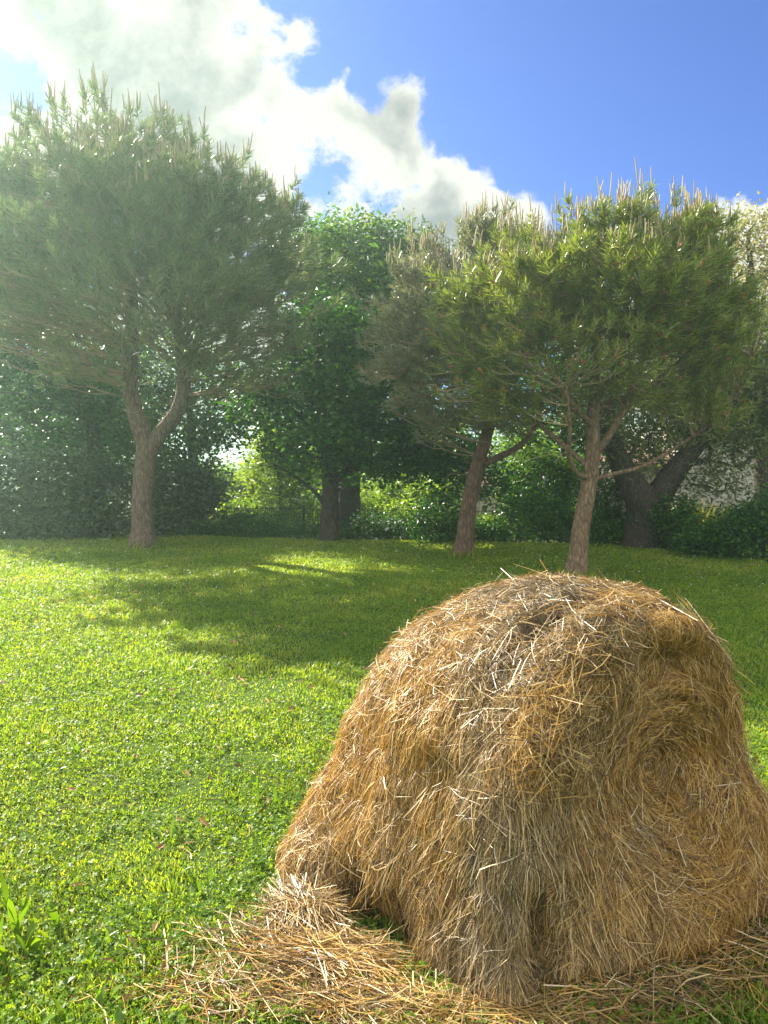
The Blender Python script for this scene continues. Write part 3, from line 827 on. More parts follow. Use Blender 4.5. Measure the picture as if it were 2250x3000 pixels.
    def flow(pt, nn):
        rel = pt - COIL; rel = rel - (rel @ AX)[:, None] * AX
        circ = np.cross(np.broadcast_to(AX, rel.shape), unit(rel))
        raw = circ
        circ = np.where((circ[:, 2:3] > 0), -circ, circ)
        down = np.array([0, 0, -1.0]) - nn * nn[:, 2:3] * -1.0
        down = unit(np.array([0, 0, -1.0]) + nn * nn[:, 2:3])
        facing = smooth(0.30, 0.70, nn @ AX)
        lat = rel @ TL
        # rolled part: round the middle; elsewhere hanging like thatch
        wc = facing * smooth(0.46, 0.20, lat) * 1.0 + (1 - facing) * 0.35
        wc = wc * (1 - 0.75 * facing)
        d = circ * wc[:, None] + down * (1 - wc)[:, None]
        inroll = (facing * smooth(0.44, 0.22, np.linalg.norm(rel, axis=1))) > pick
        d = np.where(inroll[:, None], raw * side_[:, None], d)
        d = d - (d * nn).sum(1, keepdims=True) * nn
        return unit(d), lat, facing

    d0, lat, facing = flow(p0, g_n)
    ang = 0.15 * rng.normal(size=NS) + 0.34 * vnoise(p0, 3.5, 5) + 0.18 * vnoise(p0, 11.0, 6)
    topn = smooth(0.35, 0.8, g_n[:, 2])
    ang = ang * (1 + 0.9 * topn) * (1 - 0.60 * facing)
    wild = rng.random(NS) < (0.03 + 0.16 * topn)
    relp = p0 - COIL; relp = relp - (relp @ AX)[:, None] * AX
    coil = facing * smooth(0.36, 0.18, np.linalg.norm(relp, axis=1))
    wild &= rng.random(NS) > coil * 0.8
    ang = ang * (1 - 0.5 * coil)
    ang = np.where(wild, rng.uniform(-1.6, 1.6, NS), ang)
    length = rng.uniform(0.08, 0.34, NS) * np.where(wild, 0.7, 1.0)
    lift = np.abs(rng.normal(size=NS)) * 0.006 + np.where(wild, 0.012, 0.002)
    KS = 5
    pts = np.zeros((NS, KS + 1, 3)); nrm = np.zeros((NS, KS + 1, 3))
    cur = p0.copy(); curn = g_n.copy()
    bend = rng.normal(size=NS) * 0.08
    tipup = np.where(rng.random(NS) < 0.12, rng.uniform(0.0, 0.045, NS), rng.uniform(0, 0.008, NS))
    for k in range(KS + 1):
        if k:
            d, _, _ = flow(cur, curn)
            sd = np.cross(curn, d)
            d = d * np.cos(ang)[:, None] + sd * np.sin(ang)[:, None]
            cur = cur + d * (length / KS)[:, None]
            ang = ang + bend
            for i_ in range(NS):
                loc, no, _, _ = bvh.find_nearest(Vector(cur[i_]), 0.4)
                if loc is not None:
                    cur[i_] = loc; 
                    curn_i = no
                    if curn_i[0] * curn[i_, 0] + curn_i[1] * curn[i_, 1] + curn_i[2] * curn[i_, 2] < 0: curn_i = -curn_i
                    curn[i_] = curn_i
        pts[:, k] = cur + curn * (lift + tipup * (k / KS) ** 2)[:, None]
        nrm[:, k] = curn
    back = -((p0 - FC) @ AX)
    wdt = rng.uniform(0.00045, 0.0010, NS) * np.where(rng.random(NS) < 0.08, 1.9, 1.0)
    ribbon('straw_coat', pts, nrm, wdt, root, weather=np.clip(0.55 * smooth(0.62, 0.92, g_n[:, 2]) * smooth(0.4, 0.8, p0[:, 2]) + 0.80 * np.exp(-((back - np.maximum(0.50 - lat, 0) - 0.06) / 0.24) ** 2) + 0.22 * vnoise(p0, 5.0, 31) - 0.08 - 0.3 * coil, 0, 1))
    tangles(bvh, v[q[:, 0]], n.reshape(-1, 3)[q[:, 0]], root)
    return bvh


def tangles(bvh, v, n, root):
    """matted wisps and long stray stems standing off the surface"""
    up = np.where(v[:, 2] > 0.12)[0]
    w = 0.05 + smooth(0.3, 0.9, n[up, 2]) + np.exp(-((np.linalg.norm(v[up] - P(1600, 2000, 2.3), axis=1)) / 0.28) ** 2) * 1.5
    c = up[np.searchsorted(np.cumsum(w) / w.sum(), rng.random(300))]
    per = 50; N_ = len(c) * per
    cn = np.repeat(n[c], per, 0); e1, e2 = frame(cn)
    sp = np.repeat(rng.uniform(0.02, 0.075, len(c)), per)
    cen = np.repeat(v[c], per, 0) + e1 * (rng.normal(size=N_) * sp)[:, None] + e2 * (rng.normal(size=N_) * sp)[:, None]
    a0 = np.repeat(rng.random(len(c)) * 6.283, per) + rng.normal(size=N_) * 0.75
    d = e1 * np.cos(a0)[:, None] + e2 * np.sin(a0)[:, None] + cn * rng.normal(size=(N_, 1)) * 0.16
    lon = rng.random(N_) < 0.02
    L = np.where(lon, rng.uniform(0.18, 0.38, N_), rng.uniform(0.03, 0.15, N_))
    k = np.linspace(-0.5, 0.5, 4)
    sd = np.cross(cn, d); cv = rng.normal(size=N_) * 0.35
    hgt = np.abs(rng.normal(size=N_)) * 0.012 + 0.004
    pts = cen[:, None] + d[:, None] * (k[None, :, None] * L[:, None, None]) + sd[:, None] * ((k ** 2)[None, :, None] * (L * cv)[:, None, None]) + cn[:, None] * hgt[:, None, None]
    pts[..., 2] = np.maximum(pts[..., 2], 0.01)
    ribbon('matted_wisps', pts, np.repeat(cn[:, None], 4, 1), rng.uniform(0.0005, 0.0014, N_), root, weather=np.repeat(rng.uniform(0, 0.9, len(c)), per))


def ribbon(name, pts, nrm, wdt, parent, weather=None, mat=None):
    n, k = pts.shape[:2]
    tan = unit(np.gradient(pts, axis=1).reshape(-1, 3)).reshape(n, k, 3)
    side = unit(np.cross(tan.reshape(-1, 3), nrm.reshape(-1, 3))).reshape(n, k, 3)
    roll = (rng.normal(size=n) * 0.7)[:, None, None]
    up = np.cross(side.reshape(-1, 3), tan.reshape(-1, 3)).reshape(n, k, 3)
    w = side * np.cos(roll) + up * np.sin(roll)
    taper = np.ones(k); taper[-1] = 0.55
    w = w * wdt[:, None, None] * taper[None, :, None]
    v = np.stack([pts - w, pts + w], axis=2)                     # n, k, 2, 3
    b = (np.arange(n)[:, None] * (2 * k) + np.arange(k - 1)[None] * 2)[..., None]
    q = (b + np.array([0, 1, 3, 2])).reshape(-1, 4)
    o = mesh_obj(name, v.reshape(-1, 3), q, None, mat or M['straw'], parent, False)
    at = o.data.attributes.new('weather', 'FLOAT', 'POINT')
    wv = np.zeros(n) if weather is None else weather
    at.data.foreach_set('value', np.repeat(wv, 2 * k).astype(np.float32))
    return o


def loose_straw():
    """straw fallen on the grass round the foot of the bale"""
    allp, alln, allw = [], [], []
    def patch(c, rx, ry, n, hmax, dirang, dj, lmin=0.08, lmax=0.3):
        th = rng.random(n) * 6.283; rr = np.sqrt(rng.random(n)) * (0.4 + 0.6 * rng.random(n))
        x = c[0] + rx * rr * np.cos(th); y = c[1] + ry * rr * np.sin(th)
        hump = hmax * np.clip(1 - rr ** 2, 0, 1)
        z = 0.012 + rng.random(n) ** 0.6 * hump + 0.02 * rng.random(n)
        a = dirang + rng.normal(size=n) * dj
        d = np.stack([np.cos(a), np.sin(a), rng.normal(size=n) * 0.10], 1)
        L = rng.uniform(lmin, lmax, n)
        k = np.linspace(-0.5, 0.5, 4)
        curve = rng.normal(size=n) * 0.55
        sd = np.stack([-np.sin(a), np.cos(a), np.zeros(n)], 1)
        p = np.stack([x, y, z], 1)[:, None] + d[:, None] * (k[None, :, None] * L[:, None, None]) + sd[:, None] * ((k ** 2)[None, :, None] * (L * curve)[:, None, None])
        p[..., 2] = np.maximum(p[..., 2], 0.006)
        nn = unit(rng.normal(size=(n, 3)) * 0.25 + np.array([0, 0, 1.0]))
        allp.append(p); alln.append(np.repeat(nn[:, None], 4, 1)); allw.append(rng.uniform(0.0008, 0.0019, n))
    g = G
    patch(g(960, 2830), 0.27, 0.16, 1150, 0.05, -0.45, 0.45)
    patch(g(900, 2700), 0.17, 0.13, 800, 0.08, -1.2, 0.6)
    patch(g(1060, 2960), 0.28, 0.12, 650, 0.025, -0.3, 0.6)
    patch(g(800, 2780), 0.34, 0.18, 300, 0.02, -0.4, 0.6)
    patch(g(760, 2920), 0.40, 0.14, 420, 0.015, -0.5, 0.9)
    patch(g(560, 2900), 0.40, 0.22, 70, 0.01, 0, 1.5)
    patch(g(1450, 2990), 0.45, 0.12, 900, 0.02, 0.0, 0.9)
    patch(g(1850, 2900), 0.42, 0.20, 650, 0.02, 0.2, 0.9)
    patch(g(2150, 2780), 0.30, 0.28, 280, 0.02, 0.3, 0.9)
    patch(g(700, 2350), 0.6, 0.9, 26, 0.01, 0, 1.5, 0.05, 0.14)
    patch(BASE - AX * 0.75, 0.7, 0.5, 900, 0.03, 0, 1.5)
    o = ribbon('loose_straw', np.concatenate(allp), np.concatenate(alln), np.concatenate(allw), None, weather=rng.uniform(0, 0.75, sum(len(q) for q in allw)))
    tag(o, 'loose golden straw scattered on the grass round the foot of the bale', 'straw', kind='stuff')


build_bale()
loose_straw()


# ================================================================== GRASS
def in_bale(x, y):
    rel = np.stack([x - FC[0], y - FC[1]], 1)
    s = -(rel @ AX[:2]); l = rel @ TL[:2]
    return (s > 0.0) & (s < BL) & (l > -RAD) & (l < RAD * 1.2)


def scatter(n, d0, d1, power, amax=1.0):
    """ground points in a wedge before the camera, thinning with distance; returns x, y, distance"""
    u = rng.random(n)
    if power == 1: d = d0 * (d1 / d0) ** u
    else:
        k = 2 - power; d = (d0 ** k + u * (d1 ** k - d0 ** k)) ** (1 / k)
    a = rng.uniform(-amax, amax, n)
    x, y = d * np.sin(a), d * np.cos(a)
    edge = 14.6 - 0.16 * (x + 7.5)
    ok = ~in_bale(x, y) & (y < edge + 1.2)
    return x[ok], y[ok], d[ok]


def build_grass():
    x, y, d = scatter(600000, 1.2, 16.5, 1.15)
    extra = []
    for px, py, rad in ((418, 1600, .34), (1685, 1694, .24), (1360, 1632, .28)):          # unmown tufts round the pine trunks
        b = G(px, py); k = 420; a = rng.random(k) * 6.283; rr = rad * (0.45 + 0.55 * rng.random(k))
        extra.append(np.stack([b[0] + rr * np.cos(a), b[1] + rr * np.sin(a)], 1))
    extra = np.concatenate(extra)
    x = np.concatenate([x, extra[:, 0]]); y = np.concatenate([y, extra[:, 1]]); d = np.hypot(x, y)
    n = len(x)
    pt = np.stack([x, y, np.zeros(n)], 1)
    tall = 0.5 + 0.5 * vnoise(pt, 1.7, 8); tuft = vnoise(pt, 6.0, 9)
    h = (0.011 + 0.036 * tall ** 2 + 0.012 * tuft) * rng.uniform(0.55, 1.5, n) + 0.0012 * d
    h = np.maximum(h, 0.012); h[-len(extra):] += rng.uniform(0.02, 0.16, len(extra))
    w = 0.0012 + 0.00042 * d * rng.uniform(0.8, 1.6, n)
    a = rng.random(n) * 6.283
    lean = rng.uniform(0.2, 1.15, n)
    dr = np.stack([np.cos(a), np.sin(a)], 1)
    b = np.stack([x, y, ground_z(x, y) - 0.003], 1)
    top = b + np.concatenate([dr * (h * lean)[:, None], (h)[:, None]], 1)
    mid = b + np.concatenate([dr * (h * lean * 0.32)[:, None], (h * 0.62)[:, None]], 1)
    sa = a + math.pi / 2 + rng.normal(size=n) * 0.5
    sv = np.stack([np.cos(sa), np.sin(sa), np.zeros(n)], 1) * w[:, None]
    v = np.stack([b - sv, b + sv, mid + sv * 0.85, top, mid - sv * 0.85], 1)
    i5 = np.arange(n)[:, None] * 5
    m = Mesh(); m.add(v.reshape(-1, 3), i5 + np.array([[0, 1, 2, 4]]), i5 + np.array([[4, 2, 3]]))
    tag(m.build('grass', M['grass']), 'short mown sunlit grass covering the lawn', 'grass', kind='stuff')

    # clover and other low round leaves, thick near the camera
    x, y, d = scatter(205000, 1.2, 13.0, 1.25)
    pt = np.stack([x, y, np.zeros(len(x))], 1)
    keep = (0.5 + 0.5 * vnoise(pt, 1.3, 12)) + 0.25 * vnoise(pt, 5, 13) + 0.25 * smooth(4.5, 2.0, d) > 0.42
    x, y, d = x[keep], y[keep], d[keep]; n = len(x)
    z = ground_z(x, y) + rng.uniform(0.008, 0.045, n)
    c = np.stack([x, y, z], 1)
    size = rng.uniform(0.004, 0.0085, n) * (1 + 0.11 * d)
    nr = unit(rng.normal(size=(n, 3)) * 0.55 + np.array([0, 0, 1.0]))
    e1, e2 = frame(nr); rot = rng.random(n) * 6.283
    m = Mesh()
    for k in range(3):
        th = rot + k * 2.094
        r = e1 * np.cos(th)[:, None] + e2 * np.sin(th)[:, None]; s = np.cross(nr, r)
        L = size[:, None]
        up = nr * L * rng.uniform(-0.1, 0.45, (n, 1))
        v = np.stack([c, c + r * L * 0.55 + s * L * 0.55 + up * .6, c + r * L * 1.2 + up * 0.7, c + r * L * 0.55 - s * L * 0.55 + up * .6], 1)
        m.add(v.reshape(-1, 3), np.arange(n * 4).reshape(-1, 4))
    tag(m.build('clover', M['clover']), 'low clover leaves mixed through the near lawn', 'clover', kind='stuff')

    # daisies and white clover heads
    x, y, d = scatter(4200, 3.5, 15.0, 0.2)
    pt = np.stack([x, y, np.zeros(len(x))], 1)
    keep = vnoise(pt, 0.8, 21) + 1.0 * smooth(6, 13, d) > rng.uniform(0.25, 1.1, len(x))
    x, y = x[keep], y[keep]; n = len(x)
    c = np.stack([x, y, ground_z(x, y) + rng.uniform(0.04, 0.075, n)], 1)
    m = Mesh(); r = rng.uniform(0.004, 0.009, n)
    nr = unit(rng.normal(size=(n, 3)) * 0.4 + np.array([0, 0, 1.0])); e1, e2 = frame(nr)
    ring = [c + nr * (r * 0.6)[:, None]]
    for k in range(6):
        th = k * math.pi / 3
        ring.append(c + (e1 * math.cos(th) + e2 * math.sin(th)) * r[:, None])
    v = np.stack(ring, 1); i7 = np.arange(n)[:, None, None] * 7
    t = (i7 + np.array([[0, k + 1, (k + 1) % 6 + 1] for k in range(6)])[None]).reshape(-1, 3)
    m.add(v.reshape(-1, 3), None, t)
    tag(m.build('lawn_flowers', M['white']), 'tiny white clover and daisy heads dotted over the far lawn', 'flowers', kind='stuff')


build_grass()


def litter():
    """dead leaves and scraps of bark lying in the turf"""
    x, y, d = scatter(1500, 1.8, 13.0, 0.9); n = len(x)
    c = np.stack([x, y, ground_z(x, y) + rng.uniform(0.012, 0.04, n)], 1)
    nr = unit(rng.normal(size=(n, 3)) * 0.5 + np.array([0, 0, 1.0])); e1, e2 = frame(nr); a = rng.random(n) * 6.283
    r = e1 * np.cos(a)[:, None] + e2 * np.sin(a)[:, None]; t = np.cross(nr, r)
    L = rng.uniform(0.010, 0.030, n)[:, None] * (1 + 0.05 * d)[:, None]
    v = np.stack([c - r * L, c + t * L * 0.4 + nr * L * .2, c + r * L, c - t * L * 0.4 + nr * L * .15], 1)
    m = Mesh(); m.add(v.reshape(-1, 3), np.arange(n * 4).reshape(-1, 4))
    tag(m.build('leaf_litter', M['litter']), 'small brown dead leaves lying in the grass', 'leaf litter', kind='stuff')
litter()


def broad_weed(label, px, py, n, length, width, group=None, lean=0.5, spread=0.10):
    """a tuft of upright broad leaves (dock, plantain, dandelion)"""
    length *= 0.68; width *= 0.5; n = int(n * 1.5)
    b = G(px, py); b[2] = 0
    root = empty('broadleaf_weed', b, label, 'weed', group)
    m = Mesh()
    for k in range(n):
        a = rng.random() * 6.283; L = length * rng.uniform(0.6, 1.1); w = width * rng.uniform(0.7, 1.1)
        le = lean * rng.uniform(0.3, 1.4)
        p0 = b + np.append(rng.normal(size=2) * spread * 0.5, 0)
        rows = []
        dr = np.array([math.cos(a), math.sin(a), 0]); sd = np.array([-math.sin(a), math.cos(a), 0])
        tw = rng.normal() * 0.5
        for s in np.linspace(0, 1, 7):
            c = p0 + dr * (L * le * s ** 1.7) + np.array([0, 0, L * (s - 0.42 * le * s * s)])
            ww = w * (0.10 + math.sin(math.pi * min(1, s * 0.93 + 0.04)) ** 0.8) * (1 if s < 1 else 0.1) * (1 + 0.12 * rng.normal())
            sdd = sd * math.cos(tw * s) + dr * math.sin(tw * s)
            rows += [c - sdd * ww * .5, c - np.array([0, 0, 0.08 * w]), c + sdd * ww * .5]
        q = []
        for r in range(6):
            for j in range(2):
                i0 = r * 3 + j; q.append([i0, i0 + 1, i0 + 4, i0 + 3])
        m.add(np.array(rows), q)
    m.build('leaf_tuft', M['weed'], root, True)
    return root


WG = 'broadleaf weeds standing in the near lawn'
broad_weed('tallest tuft of bright yellow-green dock leaves at the left edge of the lawn', 45, 2760, 13, 0.21, 0.055, WG, 0.35, 0.16)
broad_weed('low tuft of dock leaves among clover near the bottom left corner', 240, 2960, 9, 0.13, 0.055, WG, 0.8, 0.2)
broad_weed('thin upright pair of backlit leaves alone in the mid left lawn', 505, 2455, 3, 0.15, 0.022, WG, 0.3, 0.04)
broad_weed('small backlit tuft of spread leaves right of the tall upright pair', 590, 2590, 6, 0.10, 0.03, WG, 0.7, 0.08)
broad_weed('ragged tuft of tall pale leaves beside the left flank of the bale', 815, 2350, 9, 0.15, 0.03, WG, 0.35, 0.16)
broad_weed('drooping yellow leaves low on the left, far from the bale', 150, 2245, 6, 0.10, 0.035, WG, 0.9, 0.12)
broad_weed('single upright dock leaf nearest the left half of the top of the near lawn', 222, 2215, 3, 0.12, 0.035, WG, 0.25, 0.04)
broad_weed('spread bright leaves close to the foot of the bale', 770, 2545, 6, 0.09, 0.035, WG, 0.8, 0.10)
broad_weed('narrow leaf pair lying low between the dock tufts and loose straw', 330, 2760, 4, 0.11, 0.03, WG, 0.7, 0.07)

# ================================================================== PINES
def pine_left():
    D = 13.6
    p = lambda x, y, dd=0.0: P(x, y, D + dd)
    b = G(418, 1600); D = b[1]
    stems = [
        ([p(418, 1604), p(418, 1560), p(416, 1470), p(422, 1380), p(426, 1310), p(405, 1240), p(385, 1160), p(384, 1050), p(388, 930), p(380, 800), p(372, 680), p(380, 560), p(385, 450)],
         [.31, .20, .18, .175, .165, .145, .135, .125, .12, .095, .075, .05, .03]),
        ([p(432, 1330), p(470, 1270), p(520, 1205, -.15), p(540, 1120, -.2), p(530, 1010, -.2), p(515, 920, -.2), p(525, 800, -.1), p(560, 690), p(590, 580)],
         [.14, .135, .13, .12, .11, .09, .07, .05, .03]),
        ([p(515, 930, -.2), p(470, 820), p(478, 700), p(490, 560)], [.08, .06, .045, .03]),
    ]
    stubs = [([p(432, 1300), p(434, 1240)], [.06, .055])]
    k = D / 13.6
    blobs = [(110, 500, 120, 140, D), (300, 470, 130, 150, D), (440, 455, 120, 130, D + .3), (600, 570, 140, 150, D), (760, 690, 130, 140, D),
             (60, 690, 150, 190, D), (250, 660, 190, 210, D - .8), (450, 660, 210, 210, D - .9), (660, 720, 200, 190, D - .6), (820, 860, 120, 170, D),
             (100, 880, 160, 150, D), (280, 960, 180, 140, D - .6), (700, 980, 180, 150, D - .5), (560, 850, 200, 150, D - .9), (800, 1030, 120, 90, D), (440, 740, 250, 220, D + 1.2), (180, 1040, 90, 60, D), (10, 560, 80, 110, D), (-70, 690, 130, 180, D - .6), (150, 800, 190, 170, D - 1.6), (420, 830, 200, 160, D - 1.8), (650, 850, 150, 140, D - 1.5), (-60, 880, 110, 120, D - .5)]
    make_pine('tallest stone pine with forked grey trunk and huge rounded crown on the left', b, stems, blobs, 5000, M['needle_pale'], M['bark_pink'],
              needles=36, nl=0.17, nw=0.012, rr=0.011, cones=0.02, candle_share=0.75, candle_len=(.2, .42), clump=.20, stubs=stubs, low=(70,))


def pine_right():
    b = G(1685, 1694); D = b[1]
    p = lambda x, y, dd=0.0: P(x, y, D + dd)
    stems = [
        ([p(1683, 1700), p(1692, 1640), p(1700, 1560), p(1716, 1470), p(1730, 1390), p(1737, 1310), p(1738, 1240), p(1742, 1130), p(1745, 1020), p(1750, 900), p(1765, 780), p(1780, 680)],
         [.19, .13, .115, .108, .10, .095, .08, .06, .05, .04, .03, .02]),
        ([p(1748, 1330), p(1800, 1250, -.1), p(1850, 1150, -.1), p(1890, 1020), p(1930, 880), p(1960, 760)], [.05, .045, .038, .032, .025, .014]),
        ([p(1735, 1405), p(1790, 1390, .1), p(1870, 1370, .2), p(1980, 1310, .3), p(2080, 1240, .3), p(2160, 1150, .4), p(2200, 1040, .4)], [.036, .03, .026, .023, .02, .016, .012]),
        ([p(1725, 1400), p(1690, 1385, -.2), p(1668, 1340, -.3), p(1670, 1260, -.5), p(1660, 1130, -.7)], [.035, .03, .027, .024, .015]),
        ([p(1722, 1370), p(1680, 1330), p(1610, 1270, .1), p(1530, 1200, .1), p(1470, 1100, .1), p(1420, 960, .1), p(1400, 830, .1)], [.038, .034, .03, .027, .024, .02, .013]),
        ([p(1738, 1250), p(1690, 1200, -.3), p(1620, 1100, -.5), p(1570, 960, -.6), p(1600, 820, -.6)], [.045, .04, .033, .026, .015]),
        ([p(1742, 1180), p(1800, 1090, -.4), p(1830, 960, -.6), p(1840, 800, -.6)], [.045, .038, .03, .015]),
        ([p(1742, 1200), p(1870, 1150, .3), p(2000, 1050, .4), p(2080, 900, .5), p(2110, 780, .4)], [.05, .042, .034, .026, .015]),
    ]
    blobs = [(1600, 730, 130, 80, D), (1760, 710, 150, 85, D), (1900, 700, 170, 85, D), (2010, 725, 120, 85, D), (1530, 800, 70, 75, D), (1420, 880, 110, 90, D - .1), (1360, 980, 70, 110, D), (1400, 1110, 90, 70, D),
             (1570, 880, 150, 150, D - .6), (1740, 840, 190, 150, D - .8), (1920, 840, 170, 150, D - .7), (2050, 840, 120, 140, D - .2), (2130, 960, 50, 140, D + .2),
             (1620, 1010, 110, 70, D - .8), (1480, 1060, 100, 100, D - .4), (1930, 980, 130, 70, D - .5), (2050, 1010, 110, 100, D), (1780, 820, 220, 140, D + 1.0), (2010, 920, 150, 150, D + .9), (1560, 880, 150, 140, D + .8),
             (2090, 1110, 80, 60, D + .4), (1980, 1150, 110, 60, D + .3), (1530, 1180, 80, 40, D), (1610, 1150, 120, 60, D - .4), (1860, 1120, 130, 60, D - .4), (2090, 1190, 100, 60, D + .2), (1450, 1150, 70, 60, D - .2), (1760, 1000, 120, 80, D - .9)]
    make_pine('nearest stone pine with straight tan trunk rising behind the hay bale', b, stems, blobs, 3700, M['needle'], M['bark_tan'],
              needles=36, nl=0.135, nw=0.0095, rr=0.009, cones=0.16, candle_share=0.75, candle_len=(.16, .36), clump=.13, low=(45,))


def pine_middle():
    b = G(1360, 1632); D = b[1]
    p = lambda x, y, dd=0.0: P(x, y, D + dd)
    stems = [
        ([p(1355, 1640), p(1362, 1580), p(1370, 1500), p(1385, 1420), p(1405, 1340), p(1430, 1260), p(1450, 1180), p(1455, 1080), p(1440, 960), p(1430, 820), p(1460, 700)],
         [.22, .145, .13, .12, .11, .095, .085, .07, .055, .04, .02]),
        ([p(1415, 1360), p(1470, 1335, .1), p(1530, 1300, .2), p(1570, 1240, .3), p(1600, 1120, .4)], [.06, .055, .048, .04, .02]),
        ([p(1445, 1190), p(1380, 1110), p(1300, 1000), p(1260, 880)], [.06, .045, .035, .02]),
    ]
    blobs = [(1455, 695, 110, 55, D), (1375, 745, 55, 55, D), (1490, 760, 90, 70, D), (1270, 830, 85, 110, D), (1220, 940, 100, 110, D), (1170, 1000, 60, 120, D), (1290, 1000, 120, 130, D - .5), (1390, 1090, 120, 130, D - .5),
             (1220, 1120, 100, 80, D - .3), (1320, 1190, 130, 70, D - .3), (1460, 1000, 110, 160, D + .5), (1500, 1180, 80, 60, D + .3), (1250, 900, 80, 120, D + .6)]
    make_pine('leaning brown-trunked pine with grey-green crown between the ash and nearest pine', b, stems, blobs, 2100, M['needle_grey'], M['bark_brown'],
              needles=36, nl=0.14, nw=0.010, rr=0.009, cones=0.10, candle_share=0.6, candle_len=(.15, .30), clump=.15, low=(60,))


pine_left(); pine_right(); pine_middle()


# ================================================================== BROADLEAF TREES
def stem(pts, r0, r1): return ([P(*q) for q in pts], list(np.linspace(r0, r1, len(pts))))


TG = 'broadleaf trees along the far edge of the lawn'
make_tree('broadleaf_tree', 'tall ash tree with sunlit rounded top in the middle', 'tree', P(1022, 1575, 16.4),
          [stem([(1022, 1590, 16.4), (1022, 1450, 16.4), (1035, 1300, 16.4), (1040, 1100, 16.4), (1050, 900, 16.4), (1050, 720, 16.4)], .30, .08),
           stem([(1035, 1250, 16.4), (1130, 1050, 16.6), (1170, 850, 16.6)], .15, .05), stem([(1036, 1200, 16.4), (940, 980, 16.2), (930, 800, 16.2)], .15, .05)],
          [(880, 750, 80, 80, 16.4), (1235, 760, 65, 85, 16.5), (930, 720, 80, 75, 16.4), (1090, 680, 60, 60, 16.4), (1020, 740, 100, 90, 16.8), (1150, 730, 90, 80, 16.6), (1210, 800, 60, 90, 16.6), (900, 850, 90, 110, 16.2),
           (1030, 870, 130, 120, 15.6), (1150, 900, 120, 120, 16.0), (960, 1000, 130, 120, 16), (1120, 1060, 140, 120, 16), (1220, 1000, 90, 130, 16.5), (1000, 800, 120, 150, 17.8), (1150, 850, 120, 150, 17.8)],
          700, M['ash'], M['bark_dark'], per=34, spread=0.20, size=0.13, group=TG, aspect=0.42)
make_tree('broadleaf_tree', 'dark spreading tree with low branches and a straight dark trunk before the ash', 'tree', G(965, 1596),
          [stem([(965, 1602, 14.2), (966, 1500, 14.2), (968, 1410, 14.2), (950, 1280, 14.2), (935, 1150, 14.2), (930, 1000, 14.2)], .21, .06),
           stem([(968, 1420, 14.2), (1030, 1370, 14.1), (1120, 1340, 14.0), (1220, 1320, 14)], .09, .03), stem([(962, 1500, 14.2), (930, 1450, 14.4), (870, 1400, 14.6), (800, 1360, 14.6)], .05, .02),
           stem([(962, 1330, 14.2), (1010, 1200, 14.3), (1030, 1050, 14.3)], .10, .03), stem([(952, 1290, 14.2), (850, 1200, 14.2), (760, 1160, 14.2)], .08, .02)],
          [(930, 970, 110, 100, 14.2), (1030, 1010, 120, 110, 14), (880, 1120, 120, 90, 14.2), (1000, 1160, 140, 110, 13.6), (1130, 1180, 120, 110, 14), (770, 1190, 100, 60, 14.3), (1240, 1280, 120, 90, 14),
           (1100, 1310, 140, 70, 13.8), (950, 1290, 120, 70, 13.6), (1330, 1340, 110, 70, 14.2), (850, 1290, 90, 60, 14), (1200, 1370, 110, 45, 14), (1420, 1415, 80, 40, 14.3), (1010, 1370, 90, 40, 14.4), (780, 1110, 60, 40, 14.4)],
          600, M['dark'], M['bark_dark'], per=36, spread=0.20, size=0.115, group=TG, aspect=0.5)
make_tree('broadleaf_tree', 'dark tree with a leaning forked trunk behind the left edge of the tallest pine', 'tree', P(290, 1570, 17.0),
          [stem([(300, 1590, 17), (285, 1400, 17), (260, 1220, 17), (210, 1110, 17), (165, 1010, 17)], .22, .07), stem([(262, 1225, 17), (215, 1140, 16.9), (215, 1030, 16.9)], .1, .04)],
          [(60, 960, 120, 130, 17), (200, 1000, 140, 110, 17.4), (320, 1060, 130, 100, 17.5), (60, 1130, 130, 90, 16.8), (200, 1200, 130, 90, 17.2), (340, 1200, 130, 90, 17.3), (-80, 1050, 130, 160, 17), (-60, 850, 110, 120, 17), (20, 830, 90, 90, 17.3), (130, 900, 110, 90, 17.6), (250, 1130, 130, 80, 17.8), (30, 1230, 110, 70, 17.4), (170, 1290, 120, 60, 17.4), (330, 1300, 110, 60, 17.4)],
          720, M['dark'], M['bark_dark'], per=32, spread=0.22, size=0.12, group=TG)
make_tree('broadleaf_tree', 'dense green tree filling the fork of the tallest pine', 'tree', P(560, 1560, 17.0),
          [stem([(575, 1590, 17), (570, 1430, 17), (560, 1250, 17), (545, 1100, 17)], .18, .05)],
          [(480, 1080, 130, 110, 17), (600, 1110, 130, 110, 17.2), (700, 1150, 90, 70, 17), (520, 1230, 140, 90, 16.8), (620, 1260, 110, 60, 16.8), (680, 1260, 70, 50, 16.8), (430, 1300, 110, 80, 17), (560, 1330, 80, 60, 17)],
          380, M['ash'], M['bark_dark'], per=32, spread=0.2, size=0.11, group=TG)
